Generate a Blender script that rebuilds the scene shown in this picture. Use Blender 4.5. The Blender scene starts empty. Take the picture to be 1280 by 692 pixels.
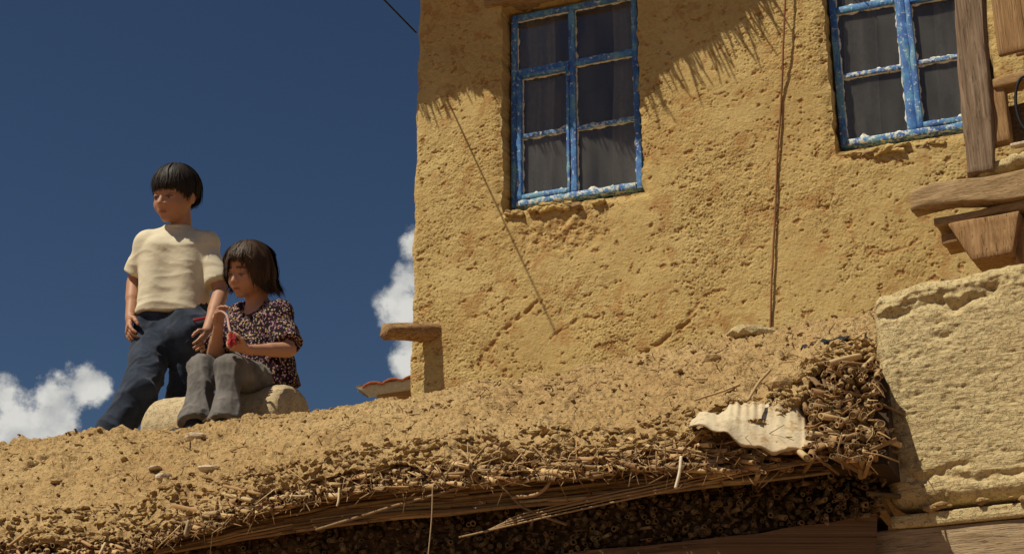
import bpy, math, random
import numpy as np
from mathutils import Matrix, Vector

random.seed(7)
rng = np.random.default_rng(7)
scene = bpy.context.scene
COL = scene.collection

# ------------------------------------------------------------------ camera
PITCH = math.radians(20.6)
FPX = 1884.0                       # focal length in photo pixels (1280 wide)
EYE = np.array([0.0, 0.0, 1.6])
cam_data = bpy.data.cameras.new("camera")
cam_data.sensor_width = 36.0
cam_data.lens = FPX / 1280.0 * 36.0
cam_data.clip_start = 0.05
cam_data.clip_end = 5000.0
cam = bpy.data.objects.new("camera", cam_data)
cam.location = EYE.tolist()
cam.rotation_euler = (math.radians(90) + PITCH, 0, 0)
COL.objects.link(cam)
scene.camera = cam

# building axes: U runs along the house front, V into it, N out of it
YAW = math.radians(21.4)
Zv = np.array([0.0, 0.0, 1.0])
Uv = np.array([math.cos(YAW), -math.sin(YAW), 0.0])
Vv = np.array([math.sin(YAW), math.cos(YAW), 0.0])
Nv = -Vv

# ------------------------------------------------------------------ sun and sky
SUN_EL = math.radians(57)
SUN_PHI = math.radians(38)
SUN = math.cos(SUN_EL) * (math.cos(SUN_PHI) * Nv - math.sin(SUN_PHI) * Uv) + math.sin(SUN_EL) * Zv
sun_data = bpy.data.lights.new("sun", 'SUN')
sun_data.energy = 4.3
sun_data.angle = math.radians(0.5)
sun_data.color = (1.0, 0.93, 0.74)
sun = bpy.data.objects.new("sun", sun_data)
sun.rotation_euler = Vector(SUN.tolist()).to_track_quat('Z', 'Y').to_euler()
sun.location = (-6, -6, 12)
COL.objects.link(sun)

RT = np.array([1.0, 0, 0])
FW = np.array([0, math.cos(PITCH), math.sin(PITCH)])
UP = np.array([0, -math.sin(PITCH), math.cos(PITCH)])
def ray(x, y):
    return RT * (x - 640) / FPX - UP * (y - 346) / FPX + FW
def at(x, y, Y):                     # point of a sight line at distance Y
    d = ray(x, y)
    return EYE + d * (Y / d[1])
def on_plane(x, y, P, nrm):
    d = ray(x, y)
    return EYE + d * (((P - EYE) @ nrm) / (d @ nrm))

world = bpy.data.worlds.new("World")
scene.world = world
world.use_nodes = True
wt = world.node_tree
for nd in list(wt.nodes):
    wt.nodes.remove(nd)
def wn(kind, **kw):
    nd = wt.nodes.new(kind)
    for k, v in kw.items():
        setattr(nd, k, v)
    return nd
w_out = wn('ShaderNodeOutputWorld')
w_bg = wn('ShaderNodeBackground')
w_bg.inputs['Strength'].default_value = 0.05
sky = wn('ShaderNodeTexSky', sky_type='NISHITA', sun_disc=False)
sky.sun_elevation = SUN_EL
sky.sun_rotation = math.atan2(SUN[0], SUN[1])
sky.altitude = 1500
sky.air_density = 1.0
sky.dust_density = 0.35
sky.ozone_density = 3.0
w_sat = wn('ShaderNodeHueSaturation')
w_sat.inputs['Saturation'].default_value = 1.08
w_sat.inputs['Value'].default_value = 0.64
wt.links.new(sky.outputs[0], w_sat.inputs['Color'])
tc = wn('ShaderNodeTexCoord')
cn = wn('ShaderNodeTexNoise')
cn.inputs['Scale'].default_value = 21.0
cn.inputs['Detail'].default_value = 9.0
cn.inputs['Roughness'].default_value = 0.62
wt.links.new(tc.outputs['Generated'], cn.inputs['Vector'])
def unit(v):
    v = np.asarray(v, float)
    return v / np.linalg.norm(v)
cloud_blobs = [(unit(ray(x, y)), r) for x, y, r in
               [(-60, 650, .080), (25, 550, .036), (62, 494, .020), (112, 488, .015), (15, 515, .028), (60, 535, .024),
                (520, 425, .019), (512, 390, .019), (525, 350, .016), (530, 310, .014), (520, 455, .015),
                (600, 580, .05)]]
for k in range(14):                  # the same kind of cloud low down all round the horizon
    a = 0.9 + k * 0.36
    e = 0.10 + 0.14 * random.random()
    cloud_blobs.append((unit([math.sin(a), math.cos(a), math.tan(e)]), 0.05 + 0.09 * random.random()))
prev = None
for c, r in cloud_blobs:
    d = wn('ShaderNodeVectorMath', operation='DISTANCE')
    d.inputs[1].default_value = c.tolist()
    wt.links.new(tc.outputs['Generated'], d.inputs[0])
    m = wn('ShaderNodeMapRange')
    m.inputs['From Min'].default_value = r * 1.5
    m.inputs['From Max'].default_value = 0.0
    wt.links.new(d.outputs['Value'], m.inputs['Value'])
    if prev is None:
        prev = m.outputs[0]
    else:
        mx = wn('ShaderNodeMath', operation='MAXIMUM')
        wt.links.new(prev, mx.inputs[0]); wt.links.new(m.outputs[0], mx.inputs[1])
        prev = mx.outputs[0]
ma = wn('ShaderNodeMath', operation='MULTIPLY_ADD')      # noise * 1.5 + blob
ma.inputs[1].default_value = 2.7
wt.links.new(cn.outputs['Fac'], ma.inputs[0]); wt.links.new(prev, ma.inputs[2])
cm = wn('ShaderNodeMapRange', interpolation_type='SMOOTHSTEP')
cm.inputs['From Min'].default_value = 1.56
cm.inputs['From Max'].default_value = 2.0
wt.links.new(ma.outputs[0], cm.inputs['Value'])
cg = wn('ShaderNodeMath', operation='MULTIPLY')          # no blob, no cloud
bl = wn('ShaderNodeMapRange', interpolation_type='SMOOTHSTEP')
bl.inputs['From Max'].default_value = 0.22
wt.links.new(prev, bl.inputs['Value'])
wt.links.new(cm.outputs[0], cg.inputs[0]); wt.links.new(bl.outputs[0], cg.inputs[1])
cmix = wn('ShaderNodeMix', data_type='RGBA')
cs2 = wn('ShaderNodeTexNoise')
cs2.inputs['Scale'].default_value = 34.0; cs2.inputs['Detail'].default_value = 6.0
wt.links.new(tc.outputs['Generated'], cs2.inputs['Vector'])
crp = wn('ShaderNodeValToRGB')
crp.color_ramp.elements[0].position = 0.36; crp.color_ramp.elements[0].color = (0.50, 0.52, 0.53, 1)
crp.color_ramp.elements[1].position = 0.60; crp.color_ramp.elements[1].color = (0.90, 0.89, 0.84, 1)
wt.links.new(cs2.outputs['Fac'], crp.inputs[0])
csc = wn('ShaderNodeVectorMath', operation='SCALE'); csc.inputs['Scale'].default_value = 12.5
wt.links.new(crp.outputs[0], csc.inputs[0]); wt.links.new(csc.outputs[0], cmix.inputs['B'])
wt.links.new(cg.outputs[0], cmix.inputs['Factor'])
wt.links.new(w_sat.outputs[0], cmix.inputs['A'])
wt.links.new(cmix.outputs['Result'], w_bg.inputs['Color'])
wt.links.new(w_bg.outputs[0], w_out.inputs['Surface'])

vs = scene.view_settings
vs.view_transform = 'Standard'
vs.look = 'None'
vs.gamma = 1.0
vs.use_curve_mapping = False
vs.exposure = 0.25

# ------------------------------------------------------------------ noise
_perm = np.random.default_rng(3).permutation(256)
_perm = np.concatenate([_perm, _perm, _perm])
_g = np.random.default_rng(4).normal(size=(256, 3))
_g /= np.linalg.norm(_g, axis=1)[:, None]
def perlin(p):
    p = np.asarray(p, float)
    i = np.floor(p).astype(int)
    f = p - i
    i &= 255
    w = f * f * f * (f * (f * 6 - 15) + 10)
    out = np.zeros(p.shape[:-1])
    for dx in (0, 1):
        wx = w[..., 0] if dx else 1 - w[..., 0]
        for dy in (0, 1):
            wy = w[..., 1] if dy else 1 - w[..., 1]
            for dz in (0, 1):
                wz = w[..., 2] if dz else 1 - w[..., 2]
                h = _perm[_perm[_perm[(i[..., 0] + dx) & 255] + ((i[..., 1] + dy) & 255)] + ((i[..., 2] + dz) & 255)]
                g = _g[h]
                out += wx * wy * wz * (g[..., 0] * (f[..., 0] - dx) + g[..., 1] * (f[..., 1] - dy) + g[..., 2] * (f[..., 2] - dz))
    return out * 1.5
def fbm(p, octv=4, gain=0.5):
    s = 0.0; a = 1.0
    p = np.asarray(p, float)
    for k in range(octv):
        s = s + a * perlin(p + 17.3 * k)
        a *= gain; p = p * 2.03
    return s
def cells(p):                        # distance to the nearest random point, 2 nearest
    p = np.asarray(p, float)
    i = np.floor(p).astype(int); f = p - i
    d1 = np.full(p.shape[:-1], 9.0); d2 = d1.copy()
    for dx in (-1, 0, 1):
        for dy in (-1, 0, 1):
            for dz in (-1, 0, 1):
                h = _perm[_perm[_perm[(i[..., 0] + dx) & 255] + ((i[..., 1] + dy) & 255)] + ((i[..., 2] + dz) & 255)]
                q = np.stack([dx + (_g[h][..., 0] + 1) / 2, dy + (_g[h][..., 1] + 1) / 2, dz + (_g[h][..., 2] + 1) / 2], -1) - f
                d = np.sqrt((q * q).sum(-1))
                d2 = np.minimum(d2, np.maximum(d, d1)); d1 = np.minimum(d1, d)
    return d1, d2

# ------------------------------------------------------------------ mesh helpers
def mesh_np(name, verts, faces, mats, smooth=True, colors=None, midx=None):
    verts = np.asarray(verts, np.float32); faces = np.asarray(faces, np.int32)
    me = bpy.data.meshes.new(name)
    k = faces.shape[1]
    me.vertices.add(len(verts)); me.vertices.foreach_set('co', verts.ravel())
    me.loops.add(faces.size); me.loops.foreach_set('vertex_index', faces.ravel())
    me.polygons.add(len(faces))
    me.polygons.foreach_set('loop_start', np.arange(0, faces.size, k, dtype=np.int32))
    me.polygons.foreach_set('loop_total', np.full(len(faces), k, np.int32))
    me.polygons.foreach_set('use_smooth', np.full(len(faces), smooth, bool))
    for m in (mats if isinstance(mats, (list, tuple)) else [mats]):
        me.materials.append(m)
    if midx is not None:
        me.polygons.foreach_set('material_index', np.asarray(midx, np.int32))
    if colors is not None:
        c = np.ones((len(verts), 4), np.float32); c[:, :3] = colors
        at_ = me.color_attributes.new('Col', 'FLOAT_COLOR', 'POINT')
        at_.data.foreach_set('color', c.ravel())
    me.update(calc_edges=True)
    me.validate()
    return me
def link(name, me, parent=None, mat4=None, kind=None, label=None, cat=None, group=None):
    o = bpy.data.objects.new(name, me)
    COL.objects.link(o)
    if parent is not None:
        o.parent = parent
        if parent.type == 'EMPTY':           # mesh points are world points
            o.matrix_parent_inverse = Matrix.Translation(-parent.location)
    if mat4 is not None:
        o.matrix_basis = mat4
    for k, v in (('kind', kind), ('label', label), ('category', cat), ('group', group)):
        if v: o[k] = v
    return o
def empty(name, loc, label, cat, group=None):
    o = bpy.data.objects.new(name, None)
    o.empty_display_size = 0.2
    COL.objects.link(o)
    o.location = [float(c) for c in loc]
    o['label'] = label; o['category'] = cat
    if group: o['group'] = group
    return o
def grid_faces(nr, nc):
    i = np.arange(nr - 1)[:, None] * nc + np.arange(nc - 1)[None, :]
    return np.stack([i, i + 1, i + nc + 1, i + nc], -1).reshape(-1, 4)
class Pack:                          # several shapes of the same part gathered in one mesh
    def __init__(s): s.v = []; s.f = []; s.c = []; s.n = 0
    def add(s, v, f, c=None):
        s.v.append(np.asarray(v, float)); s.f.append(np.asarray(f) + s.n); s.n += len(v)
        if c is not None: s.c.append(np.broadcast_to(np.asarray(c, float), (len(v), 3)))
    def mesh(s, name, mat, smooth=True):
        return mesh_np(name, np.concatenate(s.v), np.concatenate(s.f), mat, smooth, np.concatenate(s.c) if s.c else None)
def rbox(center, axes, half, r=0.01, seg=(8, 2, 2), disp=0.0, freq=(8, 8, 8), seed=0, shape=None):
    """box with rounded, uneven edges; axes = 3 unit vectors, half = half sizes; shape(p) bends the local points"""
    half = np.asarray(half, float); r = min(r, half.min() * 0.98)
    n = np.asarray(seg) + 2
    def lat(h, k):
        return np.concatenate([[-h], np.linspace(-h + r * 0.6, h - r * 0.6, k - 1), [h]])
    g = [lat(half[i], n[i]) for i in range(3)]
    ids = {}; P = []; Fs = []
    def vid(t):
        if t not in ids:
            ids[t] = len(P); P.append([g[0][t[0]], g[1][t[1]], g[2][t[2]]])
        return ids[t]
    for ax in range(3):
        b, c = (ax + 1) % 3, (ax + 2) % 3
        for side in (0, n[ax]):
            for i in range(n[b]):
                for j in range(n[c]):
                    q = []
                    for di, dj in ((0, 0), (1, 0), (1, 1), (0, 1)):
                        t = [0, 0, 0]; t[ax] = side; t[b] = i + di; t[c] = j + dj
                        q.append(vid(tuple(t)))
                    Fs.append(q if side else q[::-1])
    P = np.array(P)
    q = np.clip(P, -(half - r), half - r)
    nn = P - q
    nn /= np.maximum(np.linalg.norm(nn, axis=1), 1e-9)[:, None]
    P = q + r * nn
    if disp:
        P = P + nn * (disp * fbm(P * np.asarray(freq) + seed * 13.7, 3))[:, None]
    if shape is not None:
        P = shape(P)
    ax = np.asarray(axes, float)
    return np.asarray(center, float) + P @ ax, np.array(Fs)
def tube(path, rad, sides=7, cap=True):
    path = np.asarray(path, float); m = len(path)
    rad = np.broadcast_to(np.asarray(rad, float), (m,))
    t = np.gradient(path, axis=0); t /= np.maximum(np.linalg.norm(t, axis=1), 1e-9)[:, None]
    ref = np.array([0.12, 0.2, 1.0]) if abs(t[0][2]) < 0.9 else np.array([1.0, 0.1, 0.1])
    a = np.cross(t, ref); a /= np.linalg.norm(a, axis=1)[:, None]
    b = np.cross(t, a)
    th = np.linspace(0, 2 * math.pi, sides, endpoint=False)
    v = path[:, None] + rad[:, None, None] * (np.cos(th)[None, :, None] * a[:, None] + np.sin(th)[None, :, None] * b[:, None])
    v = v.reshape(-1, 3)
    f = []
    for i in range(m - 1):
        for j in range(sides):
            k = (j + 1) % sides
            f.append([i * sides + j, i * sides + k, (i + 1) * sides + k, (i + 1) * sides + j])
    if cap:
        v = np.vstack([v, path[:1], path[-1:]]); c0 = m * sides
        for j in range(0, sides):
            k = (j + 1) % sides
            f.append([c0, k, j, j]); f.append([c0 + 1, (m - 1) * sides + j, (m - 1) * sides + k, (m - 1) * sides + k])
    f = np.array(f)
    return v, f
def tris_ok(f):                      # quads that collapse become triangles
    out = []
    for q in f:
        out.append([q[0], q[1], q[2]])
        if q[3] != q[2]: out.append([q[0], q[2], q[3]])
    return np.array(out)
def tube3(path, rad, sides=7):
    v, f = tube(path, rad, sides); return v, tris_ok(f)
def spline(pts, m):
    pts = np.asarray(pts, float); k = len(pts)
    P = np.vstack([2 * pts[0] - pts[1], pts, 2 * pts[-1] - pts[-2]])
    out = []
    for s in np.linspace(0, k - 1, m):
        i = min(int(s), k - 2); t = s - i
        a, b, c, d = P[i], P[i + 1], P[i + 2], P[i + 3]
        out.append(0.5 * (2 * b + (c - a) * t + (2 * a - 5 * b + 4 * c - d) * t * t + (3 * b - a - 3 * c + d) * t ** 3))
    return np.array(out)
def poly_dist(s, z, pts):            # distance of points to a polyline on a wall
    d = np.full(np.shape(s), 9.0)
    for (x0, y0), (x1, y1) in zip(pts[:-1], pts[1:]):
        dx, dy = x1 - x0, y1 - y0
        t = np.clip(((s - x0) * dx + (z - y0) * dy) / (dx * dx + dy * dy + 1e-12), 0, 1)
        d = np.minimum(d, np.hypot(s - x0 - t * dx, z - y0 - t * dy))
    return d

# ------------------------------------------------------------------ materials
class MT:
    def __init__(s, name, rough=0.9, spec=0.2):
        s.m = bpy.data.materials.new(name); s.m.use_nodes = True
        s.t = s.m.node_tree; s.b = s.t.nodes['Principled BSDF']
        s.b.inputs['Roughness'].default_value = rough
        s.b.inputs['Specular IOR Level'].default_value = spec
        s.tc = s.t.nodes.new('ShaderNodeTexCoord')
    def link(s, a, b): s.t.links.new(a, b)
    def vec(s, scale=(1, 1, 1), rot=(0, 0, 0), src='Object'):
        n = s.t.nodes.new('ShaderNodeMapping'); n.inputs['Scale'].default_value = scale; n.inputs['Rotation'].default_value = rot
        s.link(s.tc.outputs[src], n.inputs['Vector']); return n.outputs[0]
    def noise(s, scale, detail=4, rough=0.6, vec=None, dist=0.0):
        n = s.t.nodes.new('ShaderNodeTexNoise'); n.inputs['Scale'].default_value = scale
        n.inputs['Detail'].default_value = detail; n.inputs['Roughness'].default_value = rough; n.inputs['Distortion'].default_value = dist
        s.link(vec if vec is not None else s.tc.outputs['Object'], n.inputs['Vector']); return n.outputs['Fac']
    def voro(s, scale, vec=None, out='Distance', feature='F1', rand=1.0):
        n = s.t.nodes.new('ShaderNodeTexVoronoi'); n.inputs['Scale'].default_value = scale; n.feature = feature
        n.inputs['Randomness'].default_value = rand
        s.link(vec if vec is not None else s.tc.outputs['Object'], n.inputs['Vector']); return n.outputs[out]
    def ramp(s, fac, stops, interp='LINEAR'):
        n = s.t.nodes.new('ShaderNodeValToRGB'); n.color_ramp.interpolation = interp
        e = n.color_ramp.elements
        while len(e) < len(stops): e.new(0.5)
        for el, (p, c) in zip(e, stops):
            el.position = p; el.color = (*c, 1) if len(c) == 3 else c
        s.link(fac, n.inputs[0]); return n.outputs[0]
    def mask(s, fac, lo, hi):
        n = s.t.nodes.new('ShaderNodeMapRange'); n.interpolation_type = 'SMOOTHSTEP'
        n.inputs['From Min'].default_value = lo; n.inputs['From Max'].default_value = hi
        s.link(fac, n.inputs['Value']); return n.outputs[0]
    def mix(s, fac, a, b, blend='MIX'):
        n = s.t.nodes.new('ShaderNodeMix'); n.data_type = 'RGBA'; n.blend_type = blend
        for v, k in ((fac, 'Factor'), (a, 'A'), (b, 'B')):
            if isinstance(v, (int, float)): n.inputs[k].default_value = v
            elif isinstance(v, tuple): n.inputs[k].default_value = (*v, 1)
            else: s.link(v, n.inputs[k])
        return n.outputs['Result']
    def math(s, op, a, b=None):
        n = s.t.nodes.new('ShaderNodeMath'); n.operation = op
        for i, v in enumerate((a, b)):
            if v is None: continue
            if isinstance(v, (int, float)): n.inputs[i].default_value = v
            else: s.link(v, n.inputs[i])
        return n.outputs[0]
    def attr(s, name='Col'):
        n = s.t.nodes.new('ShaderNodeAttribute'); n.attribute_name = name; return n.outputs['Color']
    def rand(s):
        n = s.t.nodes.new('ShaderNodeObjectInfo'); return n.outputs['Random']
    def color(s, c):
        if isinstance(c, tuple): s.b.inputs['Base Color'].default_value = (*c, 1)
        else: s.link(c, s.b.inputs['Base Color'])
    def bump(s, h, dist=0.004, strength=0.6, prev=None):
        n = s.t.nodes.new('ShaderNodeBump'); n.inputs['Distance'].default_value = dist; n.inputs['Strength'].default_value = strength
        s.link(h, n.inputs['Height'])
        if prev is not None: s.link(prev, n.inputs['Normal'])
        s.link(n.outputs[0], s.b.inputs['Normal']); return n.outputs[0]

def mud_material(name, dark, mid, light, straw=0.3, fine=170, bumpd=0.004, under=None, pitk=0.75):
    m = MT(name, 0.95, 0.1)
    a = m.noise(2.3, 5, 0.6); b = m.noise(26, 4, 0.65); c = m.noise(fine, 3, 0.6)
    col = m.ramp(m.math('ADD', m.math('MULTIPLY', a, 0.45), m.math('MULTIPLY', b, 0.55)), [(0.32, dark), (0.5, mid), (0.68, light)])
    st = m.noise(34, 2, 0.5, m.vec((1.0, 1.0, 7.0), (0.5, 0.9, 0.3)))
    st2 = m.noise(38, 2, 0.5, m.vec((7.0, 1.0, 1.0), (0.2, 0.4, 1.1)))
    pale = tuple(min(1, x * 1.30) for x in light)
    col = m.mix(m.math('MULTIPLY', m.mask(st, 0.60, 0.72), straw), col, pale)
    col = m.mix(m.math('MULTIPLY', m.mask(st2, 0.62, 0.74), straw), col, pale)
    red = (dark[0] * 0.72, dark[1] * 0.52, dark[2] * 0.45)           # darker clay and straw specks
    sk = m.noise(95, 3, 0.7); pt = m.noise(5, 3, 0.6)
    col = m.mix(m.math('MULTIPLY', m.mask(sk, 0.60, 0.68), m.math('MULTIPLY', m.mask(pt, 0.35, 0.65), 0.75)), col, red)
    col = m.mix(m.math('MULTIPLY', m.mask(b, 0.58, 0.75), 0.35), col, red)
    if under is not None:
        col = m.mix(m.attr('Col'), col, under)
    m.color(col)
    sp = m.noise(fine * 0.62, 3, 0.7)
    pits = m.mask(sp, 0.60, 0.54)
    n1 = m.bump(m.math('ADD', b, m.math('MULTIPLY', st, 0.7)), bumpd * 1.6, 0.5)
    n1 = m.bump(pits, bumpd * 1.6, pitk, n1)
    m.bump(c, bumpd, 0.6, n1)
    return m.m
def wood_material(name, cols, axis='x', scale=1.0, rough=0.85, crack=0.6):
    m = MT(name, rough, 0.15)
    sc = {'x': (0.9, 14, 14), 'y': (14, 0.9, 14), 'z': (14, 14, 0.9)}[axis]
    v = m.vec(tuple(k * scale for k in sc), src='Generated')
    g = m.noise(1.6, 6, 0.65, v, 0.6); k = m.noise(3.0, 3, 0.5, src_vec(m))
    col = m.ramp(g, [(0.3, cols[0]), (0.5, cols[1]), (0.68, cols[2])])
    cr = m.noise(3.2, 3, 0.5, v, 0.3)
    col = m.mix(m.math('MULTIPLY', m.mask(cr, 0.60, 0.68), crack), col, tuple(x * 0.25 for x in cols[0]))
    col = m.mix(m.math('MULTIPLY', m.mask(k, 0.5, 0.75), 0.4), col, cols[2])
    m.color(col)
    m.bump(m.math('SUBTRACT', g, m.math('MULTIPLY', m.mask(cr, 0.58, 0.68), 0.8)), 0.01, 0.5)
    return m.m
def src_vec(m): return m.tc.outputs['Object']

M = {}
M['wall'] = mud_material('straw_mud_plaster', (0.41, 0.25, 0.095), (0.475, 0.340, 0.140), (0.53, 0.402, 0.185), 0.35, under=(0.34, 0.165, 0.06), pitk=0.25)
M['roofmud'] = mud_material('dry_roof_mud', (0.26, 0.152, 0.066), (0.355, 0.232, 0.105), (0.44, 0.31, 0.155), 0.45, 120, 0.005)
M['clod'] = mud_material('mud_clod', (0.24, 0.14, 0.06), (0.36, 0.235, 0.11), (0.47, 0.33, 0.17), 0.2, 140)
M['pale'] = mud_material('pale_plaster', (0.41, 0.30, 0.155), (0.48, 0.375, 0.20), (0.53, 0.43, 0.245), 0.25, 150, 0.004)
M['stone'] = mud_material('stone', (0.36, 0.27, 0.16), (0.46, 0.36, 0.22), (0.54, 0.44, 0.28), 0.0, 90, 0.003)
M['palestone'] = mud_material('pale_stone', (0.45, 0.36, 0.25), (0.55, 0.45, 0.33), (0.62, 0.52, 0.40), 0.0, 90, 0.003)
M['street'] = mud_material('street_dust', (0.24, 0.15, 0.085), (0.30, 0.19, 0.11), (0.36, 0.24, 0.14), 0.0, 40)
M['greywood'] = wood_material('weathered_wood', ((0.10, 0.065, 0.045), (0.20, 0.135, 0.09), (0.30, 0.215, 0.145)), 'z')
M['greywoodx'] = wood_material('weathered_beam', ((0.15, 0.09, 0.045), (0.30, 0.195, 0.10), (0.42, 0.29, 0.16)), 'x')
M['newwood'] = wood_material('fresh_wood', ((0.17, 0.09, 0.04), (0.29, 0.165, 0.075), (0.39, 0.24, 0.12)), 'z', 1.0, 0.8, 0.6)
M['newwoodx'] = wood_material('fresh_wood_rail', ((0.19, 0.105, 0.045), (0.32, 0.19, 0.085), (0.42, 0.26, 0.13)), 'x', 1.0, 0.8, 0.6)
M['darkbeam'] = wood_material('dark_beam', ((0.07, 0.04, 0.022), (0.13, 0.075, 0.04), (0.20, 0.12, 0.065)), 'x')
def paint(lo, hi):
    m = MT('peeling_blue_paint', 0.6, 0.3)
    a = m.noise(9, 5, 0.65); b = m.noise(38, 5, 0.7); c = m.noise(15, 4, 0.7, m.vec((1, 1, 0.25)))
    col = m.ramp(a, [(0.35, (0.03, 0.095, 0.32)), (0.52, (0.045, 0.155, 0.43)), (0.66, (0.095, 0.28, 0.50))])
    col = m.mix(m.mask(c, 0.50, 0.62), col, (0.13, 0.30, 0.43))
    col = m.mix(m.mask(b, lo, hi), col, (0.58, 0.58, 0.53))
    col = m.mix(m.math('MULTIPLY', m.mask(b, 0.40, 0.34), 0.8), col, (0.16, 0.11, 0.07))
    m.color(col); m.bump(b, 0.004, 0.6)
    return m.m
M['paint'] = paint(0.575, 0.64)
M['worn'] = paint(0.49, 0.57)
def putty():
    m = MT('flaking_white_paint', 0.75, 0.2)
    b = m.noise(45, 5, 0.7)
    col = m.ramp(b, [(0.36, (0.20, 0.15, 0.10)), (0.44, (0.55, 0.52, 0.44)), (0.62, (0.72, 0.70, 0.62))])
    m.color(col); m.bump(b, 0.005, 0.7)
    return m.m
M['putty'] = putty()
def glass():
    m = bpy.data.materials.new('dusty_glass'); m.use_nodes = True
    t = m.node_tree; t.nodes.clear()
    o = t.nodes.new('ShaderNodeOutputMaterial')
    tr = t.nodes.new('ShaderNodeBsdfTransparent'); tr.inputs[0].default_value = (0.75, 0.76, 0.74, 1)
    gl = t.nodes.new('ShaderNodeBsdfGlossy'); gl.inputs['Roughness'].default_value = 0.03
    df = t.nodes.new('ShaderNodeBsdfDiffuse'); df.inputs[0].default_value = (0.34, 0.32, 0.30, 1)
    fr = t.nodes.new('ShaderNodeFresnel'); fr.inputs[0].default_value = 1.5
    tcn = t.nodes.new('ShaderNodeTexCoord'); nz = t.nodes.new('ShaderNodeTexNoise'); nz.inputs['Scale'].default_value = 5; nz.inputs['Detail'].default_value = 3
    mpg = t.nodes.new('ShaderNodeMapping'); mpg.inputs['Scale'].default_value = (1.6, 1.6, 0.35)
    mp = t.nodes.new('ShaderNodeMapRange'); mp.inputs['From Min'].default_value = 0.35; mp.inputs['From Max'].default_value = 0.75
    mp.inputs['To Min'].default_value = 0.07; mp.inputs['To Max'].default_value = 0.17
    a = t.nodes.new('ShaderNodeMixShader'); b = t.nodes.new('ShaderNodeMixShader')
    t.links.new(tcn.outputs['Object'], mpg.inputs['Vector']); t.links.new(mpg.outputs[0], nz.inputs['Vector']); t.links.new(nz.outputs['Fac'], mp.inputs['Value'])
    t.links.new(fr.outputs[0], a.inputs[0]); t.links.new(tr.outputs[0], a.inputs[1]); t.links.new(gl.outputs[0], a.inputs[2])
    t.links.new(mp.outputs[0], b.inputs[0]); t.links.new(a.outputs[0], b.inputs[1]); t.links.new(df.outputs[0], b.inputs[2])
    t.links.new(b.outputs[0], o.inputs[0])
    return m
M['glass'] = glass()
def plain(name, c, rough=0.9, spec=0.2, var=0.15, scale=30):
    m = MT(name, rough, spec); n = m.noise(scale, 4)
    m.color(m.ramp(n, [(0.3, tuple(x * (1 - var) for x in c)), (0.7, tuple(min(1, x * (1 + var)) for x in c))]))
    m.bump(n, 0.002, 0.3)
    return m.m
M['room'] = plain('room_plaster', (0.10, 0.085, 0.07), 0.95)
M['curtain'] = plain('curtain_cloth', (0.62, 0.56, 0.52), 0.95)
M['black'] = plain('black_rubber', (0.012, 0.012, 0.014), 0.6)
M['cord'] = plain('brown_cord', (0.20, 0.085, 0.04), 0.9)
M['gutter'] = plain('zinc_gutter', (0.42, 0.42, 0.40), 0.5, 0.4)
M['tile'] = plain('clay_tile', (0.40, 0.13, 0.07), 0.9, 0.2, 0.3)
def reed_mat():
    m = MT('dry_reed', 0.75, 0.25)
    a = m.noise(60, 3); r = m.rand()
    base = m.attr('Col')
    col = m.mix(m.math('MULTIPLY', m.mask(a, 0.5, 0.75), 0.5), base, (0.12, 0.07, 0.035))
    n = m.t.nodes.new('ShaderNodeHueSaturation'); m.link(col, n.inputs['Color'])
    m.link(m.math('ADD', m.math('MULTIPLY', r, 0.6), 0.7), n.inputs['Value'])
    m.color(n.outputs[0]); m.bump(a, 0.002, 0.4)
    return m.m
M['reed'] = reed_mat()

# ------------------------------------------------------------------ ground
gv = np.array([[-400, -400, 0], [400, -400, 0], [400, 400, 0], [-400, 400, 0]], float)
link('ground', mesh_np('ground', gv, [[0, 1, 2, 3]], M['street'], False), kind='structure')

# ------------------------------------------------------------------ the tall mud house
A = at(718, 130, 9.0)
def wsz(x, y, off=0.0):
    P = on_plane(x, y, A + Nv * off, Vv)
    return (P - A) @ Uv, P[2]
def wpos(s, z, off=0.0):
    s = np.asarray(s, float); z = np.asarray(z, float)
    base = np.array([A[0], A[1], 0.0])
    return base + s[..., None] * Uv + z[..., None] * Zv + np.asarray(off, float)[..., None] * Nv
SL = -1.17                                   # house corner
house = empty('mud_house', A * [1, 1, 0] + Uv * 0.6, 'tall ochre mud plaster house with blue paned windows', 'house')
REC = 0.16
w1l, w1b = wsz(641, 262, -REC); w1r, w1t = wsz(797, -8, -REC)
w2l, w2b = wsz(1052, 187, -REC); w2r = w2l + (w1r - w1l) * 1.0; w2t = w2b + (w1t - w1b)
OPEN = [(w1l - 0.02, w1r + 0.035, w1b - 0.085, w1t + 0.03), (w2l - 0.02, w2r + 0.035, w2b - 0.085, w2t + 0.03)]
def lines(lo, hi, step, snaps):
    g = np.arange(lo, hi + step * 0.5, step)
    for s in snaps:
        g[np.argmin(abs(g - s))] = s
    return g
sg = lines(SL - 0.42, 3.25, 0.0056, [OPEN[0][0], OPEN[0][1], OPEN[1][0], OPEN[1][1]])
zg = np.concatenate([np.arange(0.0, 4.2, 0.25), lines(4.20, 7.30, 0.0056, [OPEN[0][2], OPEN[0][3], OPEN[1][2], OPEN[1][3]]), np.arange(7.4, 8.3, 0.1)])
S2, Z2 = np.meshgrid(sg, zg)
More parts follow.
